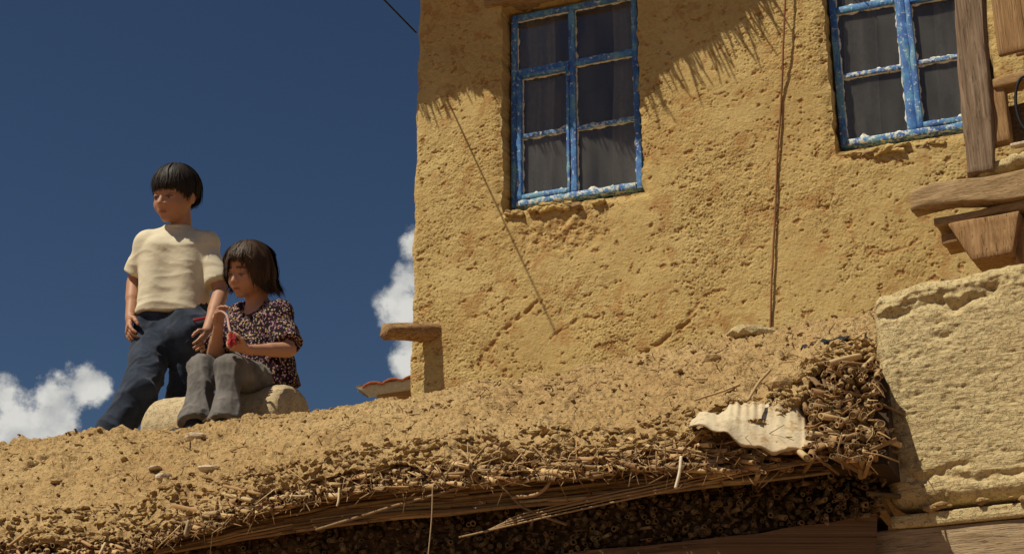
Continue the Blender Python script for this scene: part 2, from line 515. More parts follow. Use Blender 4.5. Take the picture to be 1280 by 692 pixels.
crack_px = [([(598, 465), (607, 440), (625, 418), (645, 400), (672, 378)], 0.016, 0.026),
            ([(690, 420), (720, 400), (748, 395)], 0.012, 0.02), ([(580, 400), (605, 392), (640, 372)], 0.006, 0.016),
            ([(762, 418), (790, 432), (806, 440)], 0.010, 0.016), ([(806, 440), (830, 425), (870, 395)], 0.016, 0.022),
            ([(860, 395), (880, 370), (905, 362)], 0.010, 0.02), ([(1060, 305), (1100, 320), (1150, 300)], 0.006, 0.015),
            ([(668, 370), (700, 395), (715, 420)], 0.007, 0.018), ([(560, 330), (585, 322), (600, 300), (632, 290)], 0.006, 0.014), ([(890, 330), (930, 322), (960, 300)], 0.005, 0.012), ([(1000, 250), (1020, 262), (1060, 255)], 0.005, 0.012), ([(530, 60), (545, 85), (590, 92), (615, 110)], 0.005, 0.012), ([(1045, 195), (1080, 200), (1140, 205)], 0.012, 0.02)]
def wall_relief(s, z):
    p = np.stack([s, z, 0 * s], -1)
    h = 0.010 * fbm(p * 2.2, 3)
    band = np.clip(0.5 + fbm(p * 1.6 + 5, 2) * 1.3, 0, 1)      # rough and smooth stretches
    q = p + 0.012 * np.stack([perlin(p * 22 + 3), perlin(p * 22 + 8), 0 * s], -1)
    clus = np.clip(fbm(p * 3.1 + 15, 3) * 1.6 + 0.35, 0, 1)                    # where the pits gather
    h += 0.0030 * fbm(q * 14 + 20, 3, 0.6) * (0.4 + 0.8 * band)
    ang = 0.6 + 0.9 * perlin(p * 2.0 + 33)
    ca, sa_ = np.cos(ang), np.sin(ang)
    q2 = np.stack([(q[:, 0] * ca + q[:, 1] * sa_) * 36, (q[:, 1] * ca - q[:, 0] * sa_) * 105, 0 * s], -1)
    fl = fbm(q2 + 40, 3, 0.6)
    h += 0.0055 * np.clip(fl * 1.6, -0.30, 0.45) * (0.35 + 0.8 * band)
    fl2 = fbm(q * np.array([95, 120, 1]) + 45, 2, 0.6)
    h += 0.0022 * np.maximum(fl2, -0.15) * (0.5 + 0.6 * band)
    pit = fbm(q * np.array([52, 66, 1]) + 70, 3, 0.7)
    h -= 0.009 * np.clip((pit - 0.74 + 0.32 * clus) * 5, 0, 1) * (0.3 + 0.8 * clus)
    gouge = fbm(q * np.array([13, 17, 1]) + 90, 4, 0.68)
    gm = np.clip((gouge - 0.58 + 0.16 * clus) * 5, 0, 1)
    h -= 0.007 * gm
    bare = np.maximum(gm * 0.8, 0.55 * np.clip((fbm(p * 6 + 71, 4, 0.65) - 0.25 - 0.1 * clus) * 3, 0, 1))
    wob = 0.034 * fbm(p * 13 + 9, 4, 0.68); crk = 0.65 + 1.5 * fbm(p * 20 + 2, 2)
    for pts, depth, wid in crack_px:
        sz = [wsz(*q_) for q_ in pts]
        d = poly_dist(s + wob, z + wob * 0.7, sz)
        ck = np.clip(1.5 * np.exp(-(d / (wid * 0.55)) ** 2) * crk, 0, 1.2)
        h -= depth * 0.65 * ck
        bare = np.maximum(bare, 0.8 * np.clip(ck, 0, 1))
    # washed-out place under the first window
    x0, y0 = wsz(700, 290)
    h -= 0.018 * np.exp(-(((s - x0) / 0.30) ** 2 + ((z - y0) / 0.16) ** 2)) * (0.6 + fbm(p * 14 + 31, 3))
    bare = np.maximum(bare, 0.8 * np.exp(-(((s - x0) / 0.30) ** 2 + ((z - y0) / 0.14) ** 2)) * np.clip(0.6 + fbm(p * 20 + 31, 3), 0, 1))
    return h, bare
vis = (Z2 > 3.95) & (Z2 < 7.4)
H = np.zeros_like(S2)
BARE = np.zeros_like(S2)
H[vis], BARE[vis] = wall_relief(S2[vis], Z2[vis])
corner = SL + 0.022 * fbm(np.stack([0 * zg, zg * 2.5, 0 * zg + 4], -1), 4)
RC = 0.045
cs = corner[:, None]
sx = S2 - cs
arc = np.clip((RC - sx) / RC, 0, None)
th = np.minimum(arc, math.pi / 2)
su = np.where(sx > RC, S2, cs + RC - (RC + H) * np.sin(th))
of = np.where(sx > RC, H, -RC + (RC + H) * np.cos(th) - np.maximum(arc - math.pi / 2, 0) * RC * 6)
near_edge = np.zeros_like(S2)
for (l, r, b, t) in OPEN:                     # worn, wavering edges round the openings
    dd = np.maximum(np.maximum(l - S2, S2 - r), np.maximum(b - Z2, Z2 - t))
    k = np.exp(-(np.clip(dd, 0, 9) / 0.035) ** 2)
    of = of - 0.014 * k * (1 + 0.8 * fbm(np.stack([S2 * 9, Z2 * 9, 0 * S2 + 7], -1), 3))
    su = su + k * 0.016 * fbm(np.stack([S2 * 0 + l, Z2 * 11, 0 * S2 + 3], -1), 3)
V = wpos(su, Z2, of).reshape(-1, 3)
Fq = grid_faces(*S2.shape)
sc_, zc_ = S2.ravel()[Fq].mean(1), Z2.ravel()[Fq].mean(1)
keep = np.ones(len(Fq), bool)
for (l, r, b, t) in OPEN:
    keep &= ~((sc_ > l) & (sc_ < r) & (zc_ > b) & (zc_ < t))
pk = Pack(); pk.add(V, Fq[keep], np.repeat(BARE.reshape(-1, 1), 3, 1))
VI = np.arange(S2.size).reshape(S2.shape)
for (l, r, b, t) in OPEN:                     # reveals running from the plaster back to the frame
    i0, i1 = np.argmin(abs(sg - l)), np.argmin(abs(sg - r)); j0, j1 = np.argmin(abs(zg - b)), np.argmin(abs(zg - t))
    loop = [VI[j0, i] for i in range(i0, i1)] + [VI[j, i1] for j in range(j0, j1)] + [VI[j1, i] for i in range(i1, i0, -1)] + [VI[j, i0] for j in range(j1, j0, -1)]
    P0 = V[loop + loop[:1]]
    c = wpos(np.array((l + r) / 2), np.array((b + t) / 2))
    rings = []
    for k in np.linspace(0, 1, 14):
        Q = P0 - Nv * (REC + 0.07) * k
        dirn = (c - P0) - ((c - P0) @ Nv)[:, None] * Nv
        dirn /= np.linalg.norm(dirn, axis=1)[:, None]
        rings.append(Q + dirn * (0.010 * math.sin(k * 1.57) + 0.008 * k ** 0.5 * fbm(Q * 14, 3))[:, None])
    G = np.array(rings)
    pk.add(G.reshape(-1, 3), grid_faces(G.shape[0], G.shape[1]), (0.15, 0.15, 0.15))
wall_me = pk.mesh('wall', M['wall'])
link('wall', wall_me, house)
# back of the house (closes the box)
def corner_box(name, s0, s1, o0, o1, z0, z1, mat, parent, r=0.02, seg=(4, 4, 4), disp=0.0, kind=None):
    c = wpos(np.array((s0 + s1) / 2), np.array((z0 + z1) / 2), np.array((o0 + o1) / 2))
    v, f = rbox(c, (Uv, Nv, Zv), (abs(s1 - s0) / 2, abs(o1 - o0) / 2, (z1 - z0) / 2), r, seg, disp)
    return link(name, mesh_np(name, v, f, mat), parent, kind=kind)
corner_box('side_wall', SL + 0.02, SL + 0.3, -0.30, -5.0, 0.0, 8.2, M['wall'], house)
corner_box('back_wall', SL + 0.02, 6.0, -5.0, -5.3, 0.0, 8.2, M['wall'], house)
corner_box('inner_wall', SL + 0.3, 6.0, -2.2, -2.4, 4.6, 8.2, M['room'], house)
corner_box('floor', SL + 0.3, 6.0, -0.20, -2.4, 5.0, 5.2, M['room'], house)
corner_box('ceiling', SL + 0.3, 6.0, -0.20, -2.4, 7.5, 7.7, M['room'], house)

def strip_putty(s0, z0, s1, z1, wid, inner, seed):
    """crumbly strip of paint and putty along one pane edge; inner = unit (ds, dz) into the pane"""
    m = 70
    t = np.linspace(0, 1, m)
    s = s0 + (s1 - s0) * t; z = z0 + (z1 - z0) * t
    e = np.stack([t * 6 * max(abs(s1 - s0), abs(z1 - z0)) / 0.4, 0 * t + seed, 0 * t], -1)
    wv = wid * np.clip(0.55 + 1.1 * fbm(e, 3, 0.45), 0.05, 1.7)
    rows = []
    for k, o in ((0, 0.012), (0.55, 0.0085), (1.0, 0.001)):
        rows.append(wpos(s + inner[0] * wv * k, z + inner[1] * wv * k, np.full(m, -REC + o) + 0.002 * fbm(e * 2 + k, 2)))
    G = np.array(rows)
    return G.reshape(-1, 3), grid_faces(3, m)
def bar(s0, s1, z0, z1, o0, o1, seed):
    c = wpos(np.array((s0 + s1) / 2), np.array((z0 + z1) / 2), np.array(-REC + (o0 + o1) / 2))
    h = ((s1 - s0) / 2, (o1 - o0) / 2, (z1 - z0) / 2)
    seg = (max(2, int((s1 - s0) / 0.03)), 2, max(2, int((z1 - z0) / 0.03)))
    return rbox(c, (Uv, Nv, Zv), h, 0.006, seg, 0.004, (12, 12, 12), seed)
def window(l, r, b, t, label, mull, trans, casement, seed):
    """l..t outer frame; mull = (s0, s1) centre post; trans = z of rails per column; casement side has its own frame"""
    fw = 0.042
    pk = Pack()
    for k, q in enumerate(((l, l + fw, b, t), (r - fw, r, b, t), (l + fw, r - fw, b, b + fw), (l + fw, r - fw, t - fw, t))):
        if k != 2: pk.add(*bar(*q, -0.03, 0.035, seed + k))
    win = link('window', pk.mesh('window', M['paint']), house, label=label)
    v, f = bar(l + fw, r - fw, b, b + fw, -0.03, 0.045, seed + 2)
    link('bottom_rail', mesh_np('bottom_rail', v, f, M['worn']), win)
    v, f = bar(mull[0], mull[1], b + fw, t - fw, -0.025, 0.038, seed + 9)
    link('mullion', mesh_np('mullion', v, f, M['paint']), win)
    zt = trans
    for k, (a0, a1) in enumerate(((l + fw, mull[0]), (mull[1], r - fw))):
        v, f = bar(a0, a1, zt - 0.024, zt + 0.024, -0.022, 0.030, seed + 12 + k)
        link('transom', mesh_np('transom', v, f, M['paint']), win)
        pan = []
        lo, hi = b + fw, zt - 0.024
        x0, x1 = a0, a1
        if k == casement:
            cw = 0.036
            pk = Pack()
            for j, q in enumerate(((x0, x0 + cw, lo, hi), (x1 - cw * 0.6, x1, lo, hi), (x0 + cw, x1 - cw * 0.6, lo, lo + cw), (x0 + cw, x1 - cw * 0.6, hi - cw * 0.7, hi))):
                pk.add(*bar(*q, -0.02, 0.048, seed + 20 + j))
            link('casement', pk.mesh('casement', M['paint']), win)
            x0, x1, lo, hi = x0 + cw, x1 - cw * 0.6, lo + cw, hi - cw * 0.7
        zm = (lo + hi) / 2
        v, f = bar(x0, x1, zm - 0.015, zm + 0.015, -0.016, 0.026, seed + 30 + k)
        link('muntin', mesh_np('muntin', v, f, M['worn']), win)
        pan += [(x0, x1, lo, zm - 0.015), (x0, x1, zm + 0.015, hi), (a0, a1, zt + 0.024, t - fw)]
        for j, (p0, p1, q0, q1) in enumerate(pan):
            v, f = rbox(wpos(np.array((p0 + p1) / 2), np.array((q0 + q1) / 2), np.array(-REC - 0.002)), (Uv, Nv, Zv), ((p1 - p0) / 2 + 0.004, 0.0015, (q1 - q0) / 2 + 0.004), 0.0005, (1, 1, 1))
            link('pane', mesh_np('pane', v, f, M['glass'], False), win)
            pk = Pack(); sd = seed * 3 + k * 40 + j * 11
            pk.add(*strip_putty(p0, q0, p1, q0, 0.030 if q0 < b + 0.12 else 0.018, (0, 1), sd)); pk.add(*strip_putty(p0, q1, p1, q1, 0.010, (0, -1), sd + 2))
            pk.add(*strip_putty(p0, q0, p0, q1, 0.011, (1, 0), sd + 4)); pk.add(*strip_putty(p1, q0, p1, q1, 0.011, (-1, 0), sd + 6))
            link('putty', pk.mesh('putty', M['putty']), win)
    return win
m1 = wsz(718, 150, -REC)[0]
tz = wsz(797, 66, -REC)[1]
window(w1l, w1r, w1b, w1t, 'blue six pane window with flaking paint, its upper panes in the eave shadow', (m1 - 0.022, m1 + 0.022), tz, 0, 3)
m2 = wsz(1140, 150, -REC)[0]
window(w2l, w2r, w2b, w2t, 'blue paned window half hidden by the grey timber post', (m2 - 0.03, m2 + 0.03), wsz(1100, 6, -REC)[1], 1, 57)
for (l, r, b, t, c0, c1) in ((w1l, w1r, w1b, w1t, 0.04, 0.27), (w1l, w1r, w1b, w1t, 0.70, 0.86), (w2l, w2r, w2b, w2t, 0.05, 0.26), (w2l, w2r, w2b, w2t, 0.62, 0.84)):    # curtains inside
    m = 60
    s = np.linspace(l + c0, l + c1, m); G = []
    for z in np.linspace(b - 0.1, t, 6):
        G.append(wpos(s + 0.02 * np.sin(z * 3), np.full(m, z), -REC - 0.09 + 0.02 * np.sin(s * 70) + 0.01 * np.sin(s * 31 + z)))
    G = np.array(G)
    link('curtain', mesh_np('curtain', G.reshape(-1, 3), grid_faces(6, m), M['curtain']), house)
# lintel boards and sill scraps
v, f = rbox(wpos(np.array((w1l + w1r) / 2 - 0.04), np.array(w1t + 0.055), np.array(-0.05)), (Uv, Nv, Zv), ((w1r - w1l) / 2 + 0.09, 0.10, 0.030), 0.012, (30, 5, 3), 0.012, (5, 8, 14), 4)
link('lintel', mesh_np('lintel', v, f, M['greywoodx']), house)
v, f = rbox(wpos(np.array((w2l + w2r) / 2), np.array(w2t + 0.055), np.array(-0.05)), (Uv, Nv, Zv), ((w2r - w2l) / 2 + 0.09, 0.10, 0.030), 0.012, (30, 5, 3), 0.012, (5, 8, 14), 5)
link('lintel', mesh_np('lintel', v, f, M['greywoodx']), house)
for k in range(34):
    x = 642 + 120 * rng.random() if k < 22 else 1056 + 120 * rng.random()
    y = (262 - (x - 641) * 0.154 + 2 + 7 * rng.random()) if k < 22 else (190 - (x - 1055) * 0.15 + 2 + 6 * rng.random())
    s, z = wsz(x, y)
    hw = 0.02 + 0.07 * rng.random() ** 2; hh = 0.008 + 0.012 * rng.random(); tilt = 0.0 + 0.25 * rng.normal()
    ax = (Uv * math.cos(tilt) + Zv * math.sin(tilt), Nv, Zv * math.cos(tilt) - Uv * math.sin(tilt))
    v, f = rbox(wpos(np.array(s), np.array(z), np.array(-0.065 + 0.02 * rng.random())), ax, (hw, 0.075, hh), 0.010, (7, 4, 2), 0.016, (16, 16, 30), 11 + k)
    link('sill_stone', mesh_np('sill_stone', v, f, M['greywoodx'] if k % 5 == 0 else M['wall'], False), house)

# the log that sticks out of the wall
P0 = on_plane(540, 415, A, Vv)
d_out = 0.30
tip = P0 + Nv * d_out - Uv * d_out * math.tan(SUN_PHI)
d_r = ray(481, 414); tt = ((tip - EYE) @ Vv) / (d_r @ Vv); tip = EYE + d_r * tt
dirn = unit(tip - P0)
path = np.array([P0 - dirn * 0.25 + dirn * t for t in np.linspace(0, 0.25 + np.linalg.norm(tip - P0), 26)])
v, f = tube(path, 0.058, 22)
rad = v - path[np.clip(np.arange(len(v)) // 22, 0, 25)]
nz = fbm(np.stack([np.arange(len(v)) % 22 * 0.5, np.arange(len(v)) // 22 * 0.06, 0 * np.arange(len(v))], -1), 3)
v = v + rad * (0.28 * nz)[:, None]
M['log'] = wood_material('split_log', ((0.13, 0.07, 0.03), (0.29, 0.17, 0.08), (0.43, 0.28, 0.14)), 'x', 1.0, 0.85, 0.9)
link('log', mesh_np('log', v, tris_ok(f), M['log']), house, label='stubby weathered log sticking out of the wall corner')

# thatched eave of the house, above the picture: it throws the fringed shade
edge_px = [(470, 130), (500, 128), (525, 132), (560, 124), (620, 117), (660, 112), (740, 114), (800, 130), (818, 112), (848, 76), (880, 60), (912, 42), (940, 16), (962, -10), (1000, -70), (1080, -130), (1250, -150)]
EZ = 7.62
edge = []
for x, y in edge_px:
    P = on_plane(x, y, A, Vv)
    edge.append(P + SUN * ((EZ - P[2]) / SUN[2]))
edge = np.array(edge)
m = 220
eidx = np.linspace(0, len(edge) - 1, m)
E2 = np.stack([np.interp(eidx, np.arange(len(edge)), edge[:, k]) for k in range(3)], -1)
E2 += Nv * (0.012 * rng.normal(size=m))[:, None]
inn = E2 + Vv * ((A - E2) @ Vv + 0.02)[:, None]
top = np.concatenate([[E2], [E2 + Zv * 0.16 + Vv * 0.03], [inn + Zv * 0.40], [inn], [E2]])
link('roof', mesh_np('roof', top.reshape(-1, 3), grid_faces(5, m), M['roofmud']), house)
pk = Pack()
for k in range(330):
    i = rng.integers(1, m - 1)
    b = E2[i]
    dr = unit(Nv + 0.5 * rng.normal() * Uv * 0.5 - 0.25 * Zv)
    L = 0.015 + 0.11 * rng.random() ** 2.4 * (1.4 if eidx[i] > 7.5 else 0.6)
    pk.add(*tube3([b - dr * 0.15, b + dr * L], [0.010, 0.004], 5), c=(0.3, 0.2, 0.1))
ef = link('reed_fringe', pk.mesh('reed_fringe', M['reed']), house, kind='stuff')

# cord down the wall
pts = [(983, -40), (979, 60), (977, 120), (972, 190), (969, 270), (965, 340), (963, 405), (962, 440)]
path = spline([on_plane(x, y, A + Nv * (0.05 if y < 120 else 0.014), Vv) for x, y in pts], 60)
path = path + Uv * (0.004 * fbm(np.stack([np.linspace(0, 9, 60), np.zeros(60), np.zeros(60)], -1), 3))[:, None]
v, f = tube3(path, 0.0065, 6)
link('hanging_cord', mesh_np('hanging_cord', v, f, M['cord']), label='thin brown cord hanging down the mud wall between the two windows', cat='cord')
# overhead wire: from the house corner up and out, its shade slants across the wall
Q0 = on_plane(521, 42, A, Vv); Q1 = on_plane(690, 405, A, Vv)
sol = np.linalg.solve(np.stack([ray(480, 0), -(Q1 - Q0), -SUN], 1), Q0 - EYE)
Wd = (Q1 - Q0) + SUN * (sol[2] / sol[1])
v, f = tube3(np.array([Q0 - unit(Wd) * 0.01 + Nv * 0.02 + Wd * t for t in np.linspace(0, 1.02, 12)]), 0.0065, 6)
link('overhead_wire', mesh_np('overhead_wire', v, f, M['black']), label='black overhead wire reaching the upper house corner from the sky', cat='wire')

# timber bay at the right end of the house front
BY = math.radians(31)
Ub = np.array([math.cos(BY), -math.sin(BY), 0]); Nb = np.array([-math.sin(BY), -math.cos(BY), 0])
BP = at(1137, 250, 7.25)
def bpt(x, y, off=0.0): return on_plane(x, y, BP + Nb * off, Nb)
def bbox_px(x0, y0, x1, y1, off, depth, mat, seed, r=0.012, disp=0.008, seg=None, freq=(3, 12, 12), shape=None, tilt=0.0):
    """board whose front face spans two photo points, at offset off from the bay plane"""
    a = bpt(x0, y0, off); b = bpt(x1, y1, off)
    w = (b - a) @ Ub; h = abs(a[2] - b[2])
    c = (a + b) / 2 - Nb * depth / 2
    up = Zv * math.cos(tilt) - Ub * math.sin(tilt); al = Ub * math.cos(tilt) + Zv * math.sin(tilt)
    return rbox(c, (al, Nb, up), (abs(w) / 2, depth / 2, h / 2), r, seg or (max(3, int(abs(w) / .03)), 4, max(3, int(h / .03))), disp, freq, seed, shape)
L0 = bpt(1138, 264); L1 = bpt(1138, 238); hb = (L1[2] - L0[2]) / 2
c = (L0 + L1) / 2 + Ub * 0.75 - Nb * 0.05
def warp(P):
    P = P.copy(); t = P[:, 0] + 0.75
    P[:, 2] += 0.022 * np.sin(t * 7.5 + 0.4) * np.exp(-t * 0.4) - 0.012 + t * 0.01
    P[:, 2] *= 1 + 0.28 * np.clip(t / 0.5, 0, 1); return P
v, f = rbox(c, (Ub, Nb, Zv), (0.75, 0.05, hb), 0.014, (60, 6, 6), 0.014, (2.5, 12, 16), 3, warp)
bay = link('bay', mesh_np('bay', v, f, M['greywoodx']), house, label='projecting timber bay with a heavy weathered beam and grey post')
def sub(name, vf, mat, lab=None): return link(name, mesh_np(name, vf[0], vf[1], M[mat]), bay, label=lab)
sub('beam', bbox_px(1166, 272, 1420, 232, -0.05, 0.16, None, 5, disp=0.012), 'greywoodx')
sub('beam', bbox_px(1176, 293, 1330, 277, -0.10, 0.16, None, 6, disp=0.008), 'newwoodx')
def taper(P):
    P = P.copy(); k = (P[:, 2] - P[:, 2].min()) / np.ptp(P[:, 2])
    P[:, 0] = P[:, 0] * (0.55 + 0.45 * k) + 0.02 * (1 - k); return P
sub('bracket', bbox_px(1190, 330, 1275, 262, -0.03, 0.22, None, 7, disp=0.008, shape=taper), 'newwood', 'stout tapered wooden bracket under the bay beam')
sub('bracket', bbox_px(1268, 330, 1340, 262, -0.10, 0.30, None, 8, disp=0.008), 'newwood')
pa = bpt(1206, 214, -0.02); pb = bpt(1241, 206, -0.02)
pu = unit(Zv + Ub * 0.055); pc = (pa + pb) / 2 + pu * 0.78 - Nb * 0.05
sub('post', rbox(pc, (unit(Ub - Zv * 0.055), Nb, pu), (np.linalg.norm((pb - pa)[:2]) / 2, 0.05, 0.80), 0.010, (8, 6, 60), 0.016, (12, 12, 2.2), 9), 'greywood', 'grey cracked timber post of the bay')
sub('rail', bbox_px(1239, 98, 1420, 68, -0.03, 0.11, None, 10), 'newwoodx')
sub('stud', bbox_px(1238, 180, 1254, 99, -0.05, 0.08, None, 12, disp=0.004), 'newwood')
sub('interior_shade', bbox_px(1262, 185, 1420, 95, -0.16, 0.03, None, 13), 'darkbeam')  # dark sheet painting the shaded interior behind the rail
for k, (x0, x1) in enumerate(((1248, 1268), (1269, 1290), (1291, 1316), (1317, 1350))):
    sub('board', bbox_px(x0, 70, x1, -60, -0.06 - .006 * (k % 2), 0.03, None, 14 + k, disp=0.005, freq=(9, 9, 2)), 'newwood')
v, f = bbox_px(1212, 219, 1420, 160, -0.045, 0.20, None, 20, 0.03, 0.035, (46, 8, 12), (9, 9, 9))
link('mud_infill', mesh_np('mud_infill', v, f, M['pale']), bay)
v, f = bbox_px(1262, 184, 1290, 172, -0.02, 0.05, None, 21, 0.01, 0.01, (6, 4, 4), (9, 9, 9))
link('mud_infill', mesh_np('mud_infill', v, f, M['palestone']), bay)
th = np.linspace(0, 2 * math.pi, 40)
hc = bpt(1285, 130, -0.02)
ring = hc + np.outer(np.cos(th) * 0.06, Ub) + np.outer(np.sin(th) * 0.16, Zv)
sub('iron_ring', tube3(ring, 0.008, 6), 'black')

# the neighbour's eave behind the corner
NB = empty('neighbour_house', at(500, 520, 14) * [1, 1, 0], 'distant house eave with zinc gutter and red tiles behind the mud house', 'house')
Gn = at(446, 486, 14.0); Ge = at(600, 463, 14.0)
al = unit(Ge - Gn); outn = unit(np.cross(al, Zv))
gw = []
for t in np.linspace(0, 1, 14):
    base = Gn + (Ge - Gn) * t
    ring_ = [base + outn * (0.075 * math.cos(a_)) + Zv * (-0.10 * math.sin(a_)) + al * 0.12 * math.sin(a_) * (1 - t) for a_ in np.linspace(0, math.pi, 12)]
    gw.append(ring_ + [ring_[-1] + Zv * 0.01, base + outn * 0.08 + Zv * 0.012])
gw = np.array(gw)
link('gutter', mesh_np('gutter', gw.reshape(-1, 3), grid_faces(*gw.shape[:2]), M['gutter']), NB)
v, f = rbox((Gn + Ge) / 2 + al * 0.20 - outn * 0.10 - Zv * 0.115, (al, outn, Zv), (0.60, 0.12, 0.035), 0.01, (8, 3, 2))
link('soffit', mesh_np('soffit', v, f, M['newwoodx']), NB)
v, f = rbox((Gn + Ge) / 2 + al * 0.62 - outn * 2.2 - Zv * 2.35, (al, outn, Zv), (0.9, 1.9, 2.2), 0.02, (4, 4, 4))
link('wall', mesh_np('wall', v, f, M['pale']), NB)
tile_v, tile_f = rbox((0, 0, 0), np.eye(3), (0.10, 0.17, 0.012), 0.006, (6, 2, 1), 0, shape=lambda P: P + np.stack([0 * P[:, 0], 0 * P[:, 0], 0.035 * np.cos(P[:, 0] * 15)], -1))
tile_me = mesh_np('tile', tile_v, tile_f, M['tile'])
for r_ in range(5):
    for c_ in range(8):
        P = Gn + al * (0.16 + 0.19 * c_) - outn * (0.06 + 0.28 * r_) + Zv * (0.010 + 0.062 * r_ + 0.012 * random.random())
        back = unit(-outn + Zv * 0.22); nrm_ = unit(np.cross(al, back))
        mm = Matrix(((al[0], back[0], nrm_[0], P[0]), (al[1], back[1], nrm_[1], P[1]), (al[2], back[2], nrm_[2], P[2]), (0, 0, 0, 1)))
        link('tile', tile_me, NB, mm)

# ------------------------------------------------------------------ the low reed and mud roof in front
def lut(pts):
    a = np.array(pts, float)
    return lambda x, k=1: np.interp(x, a[:, 0], a[:, k])
eave = lut([(-220, 690, 4.36), (-100, 690, 4.22), (0, 676, 4.10), (90, 678, 4.02), (165, 672, 3.95), (250, 640, 3.85), (340, 611, 3.75), (440, 591, 3.64), (600, 571, 3.50), (740, 564, 3.38),
            (840, 552, 3.30), (900, 548, 3.27), (960, 540, 3.27), (1000, 515, 3.32), (1015, 476, 3.42), (1040, 455, 3.45), (1080, 449, 3.43), (1110, 450, 3.42), (1170, 450, 3.40)])
crest = lut([(-220, 592, 5.55), (-150, 580, 5.45), (0, 556, 5.25), (70, 546, 5.12), (130, 539, 5.02), (200, 535, 4.92), (300, 528, 4.78), (360, 519, 4.72), (430, 513, 4.64), (560, 493, 4.50), (700, 468, 4.35),
             (860, 438, 4.20), (1000, 410, 4.08), (1100, 399, 4.00), (1170, 392, 3.95)])
def roof_low(x): return at(x, float(eave(x)), float(eave(x, 2)))
def roof_high(x): return at(x, float(crest(x)), float(crest(x, 2)))
ROOF_BACK = 2.76
cx = np.arange(-200, 1122, 1.25)
Ee = np.array([roof_low(x) for x in cx]); Kk = np.array([roof_high(x) for x in cx])
rows = np.concatenate([np.linspace(-0.30, 0, 44)[:-1], np.linspace(0, 1.0, 185)[:-1], np.linspace(1.0, 1.25, 22)[:-1], 1.25 + 0.95 * np.linspace(0, 1, 22) ** 1.4])
tilt = unit(Nv * 0.45 + Zv * 0.9)
P = np.zeros((len(rows), len(cx), 3))
slope = Kk - Ee
sl_u = slope / np.linalg.norm(slope, axis=1)[:, None]
for i, r in enumerate(rows):
    if r < 0:
        a = -r / 0.30 * 2.5
        P[i] = Ee - sl_u * 0.018 * math.sin(a) - Zv * 0.014 * (1 - math.cos(a)) + (Vv * 0.20 * max(0, a - 1.2) / 1.3)
    elif r <= 1:
        P[i] = Ee + slope * r + Zv * (0.045 * math.sin(math.pi * r) ** 1.0)
    else:
        k = r - 1
        zz = ROOF_BACK + (Kk[:, 2] - ROOF_BACK) * math.exp(-(k / 0.12) ** 1.3)
        P[i] = Kk + Vv * (k * 4.2) + Zv * 0.0
        P[i][:, 2] = zz
Pw = P.copy()
big = fbm(P * 2.4 + 11, 3) * 0.022
mid = fbm(P * 11 + 3, 4, 0.6) * 0.015
nf = int((rows < 1.06).sum())                    # the crumbly detail only matters on the slope
lump = np.zeros(P.shape[:2]); lump2 = np.zeros(P.shape[:2])
Q = P[:nf]
w1_ = np.stack([perlin(Q * 30), perlin(Q * 30 + 9), perlin(Q * 30 + 5)], -1)
c1, c2 = cells(Q * 26 + 0.6 * w1_)
lump[:nf] = np.clip(0.62 - c1, 0, 1) * 0.017 * np.clip(0.65 + 1.1 * fbm(Q * 6 + 40, 2), 0.1, 1.6)
Pl = np.stack([(Q @ Uv) * 0.62, Q @ Vv, Q[..., 2] * 1.15], -1)
c3, c4 = cells(Pl * 62 + 7 + 0.5 * w1_)
flake = np.clip((c4 - c3) * 2.2, 0, 0.55)        # crumbly plates with sharp joints
lump2[:nf] = flake * 0.013 * np.clip(0.7 + 1.3 * fbm(Q * 9 + 60, 2), 0.15, 1.8) + 0.004 * np.maximum(fbm(Pl * 110, 2), -0.1)
edge_k = np.clip(1 - rows / 0.30, 0, 1.5)[:, None] * (rows < 1)[:, None]          # the lip is rougher
back_k = np.where(rows > 1.05, 0.4, 1.0)[:, None]
disp = (big * (1 + edge_k * 0.4) + mid + (lump * (0.20 + 0.95 * edge_k)) + lump2 * (1.0 + 0.2 * edge_k)) * back_k
# hollow with a dark crack at the far left, a long crease by the sack
def screen(Q):
    d = Q - EYE; z = d @ FW
    return 640 + FPX * (d @ RT) / z, 346 - FPX * (d @ UP) / z
def on_roof(Q, pts):                        # points of the slope seen along given sight lines
    i0, i1 = 43, 228
    sx_, sy_ = screen(Q[i0:i1])
    out = []
    for x, y in pts:
        k = np.argmin((sx_ - x) ** 2 + (sy_ - y) ** 2); out.append(Q[i0:i1].reshape(-1, 3)[k])
    return np.array(out)
def groove(pts, depth, wid):
    global disp
    w3 = on_roof(P, pts)
    d = np.full(disp.shape, 9.0)
    for a, b in zip(w3[:-1], w3[1:]):
        ab = b - a
        t = np.clip(((P - a) @ ab) / (ab @ ab), 0, 1)
        d = np.minimum(d, np.linalg.norm(P - a - t[..., None] * ab + 0.015 * perlin(P * 20)[..., None], axis=-1))
    disp = disp - depth * np.exp(-(d / wid) ** 2)
groove([(8, 590), (25, 588), (45, 578), (62, 567)], 0.085, 0.020)
groove([(60, 564), (75, 560), (84, 562)], 0.05, 0.014)
groove([(84, 566), (104, 572)], 0.03, 0.014)
groove([(920, 497), (960, 480), (995, 468)], 0.03, 0.022)
groove([(990, 441), (1020, 433), (1060, 428)], 0.025, 0.018)
groove([(640, 470), (660, 490), (640, 515)], 0.018, 0.03)
P = P + tilt * disp[..., None]
# crumbling: the lip wavers in and out
lipn = fbm(np.stack([Ee[:, 0] * 9, Ee[:, 1] * 9, Ee[:, 2] * 0], -1), 4)
P = P + (Nv * 0.028 - Zv * 0.008) * (lipn[None, :, None] * np.clip(1 - abs(rows) / 0.25, 0, 1)[:, None, None])
shed = empty('reed_roof_shed', np.array([0.2, 4.6, 0.0]), 'low shed with a thick mud covered reed roof in front of the house', 'shed')
link('mud_cover', mesh_np('mud_cover', P.reshape(-1, 3), grid_faces(len(rows), len(cx)), M['roofmud']), shed)

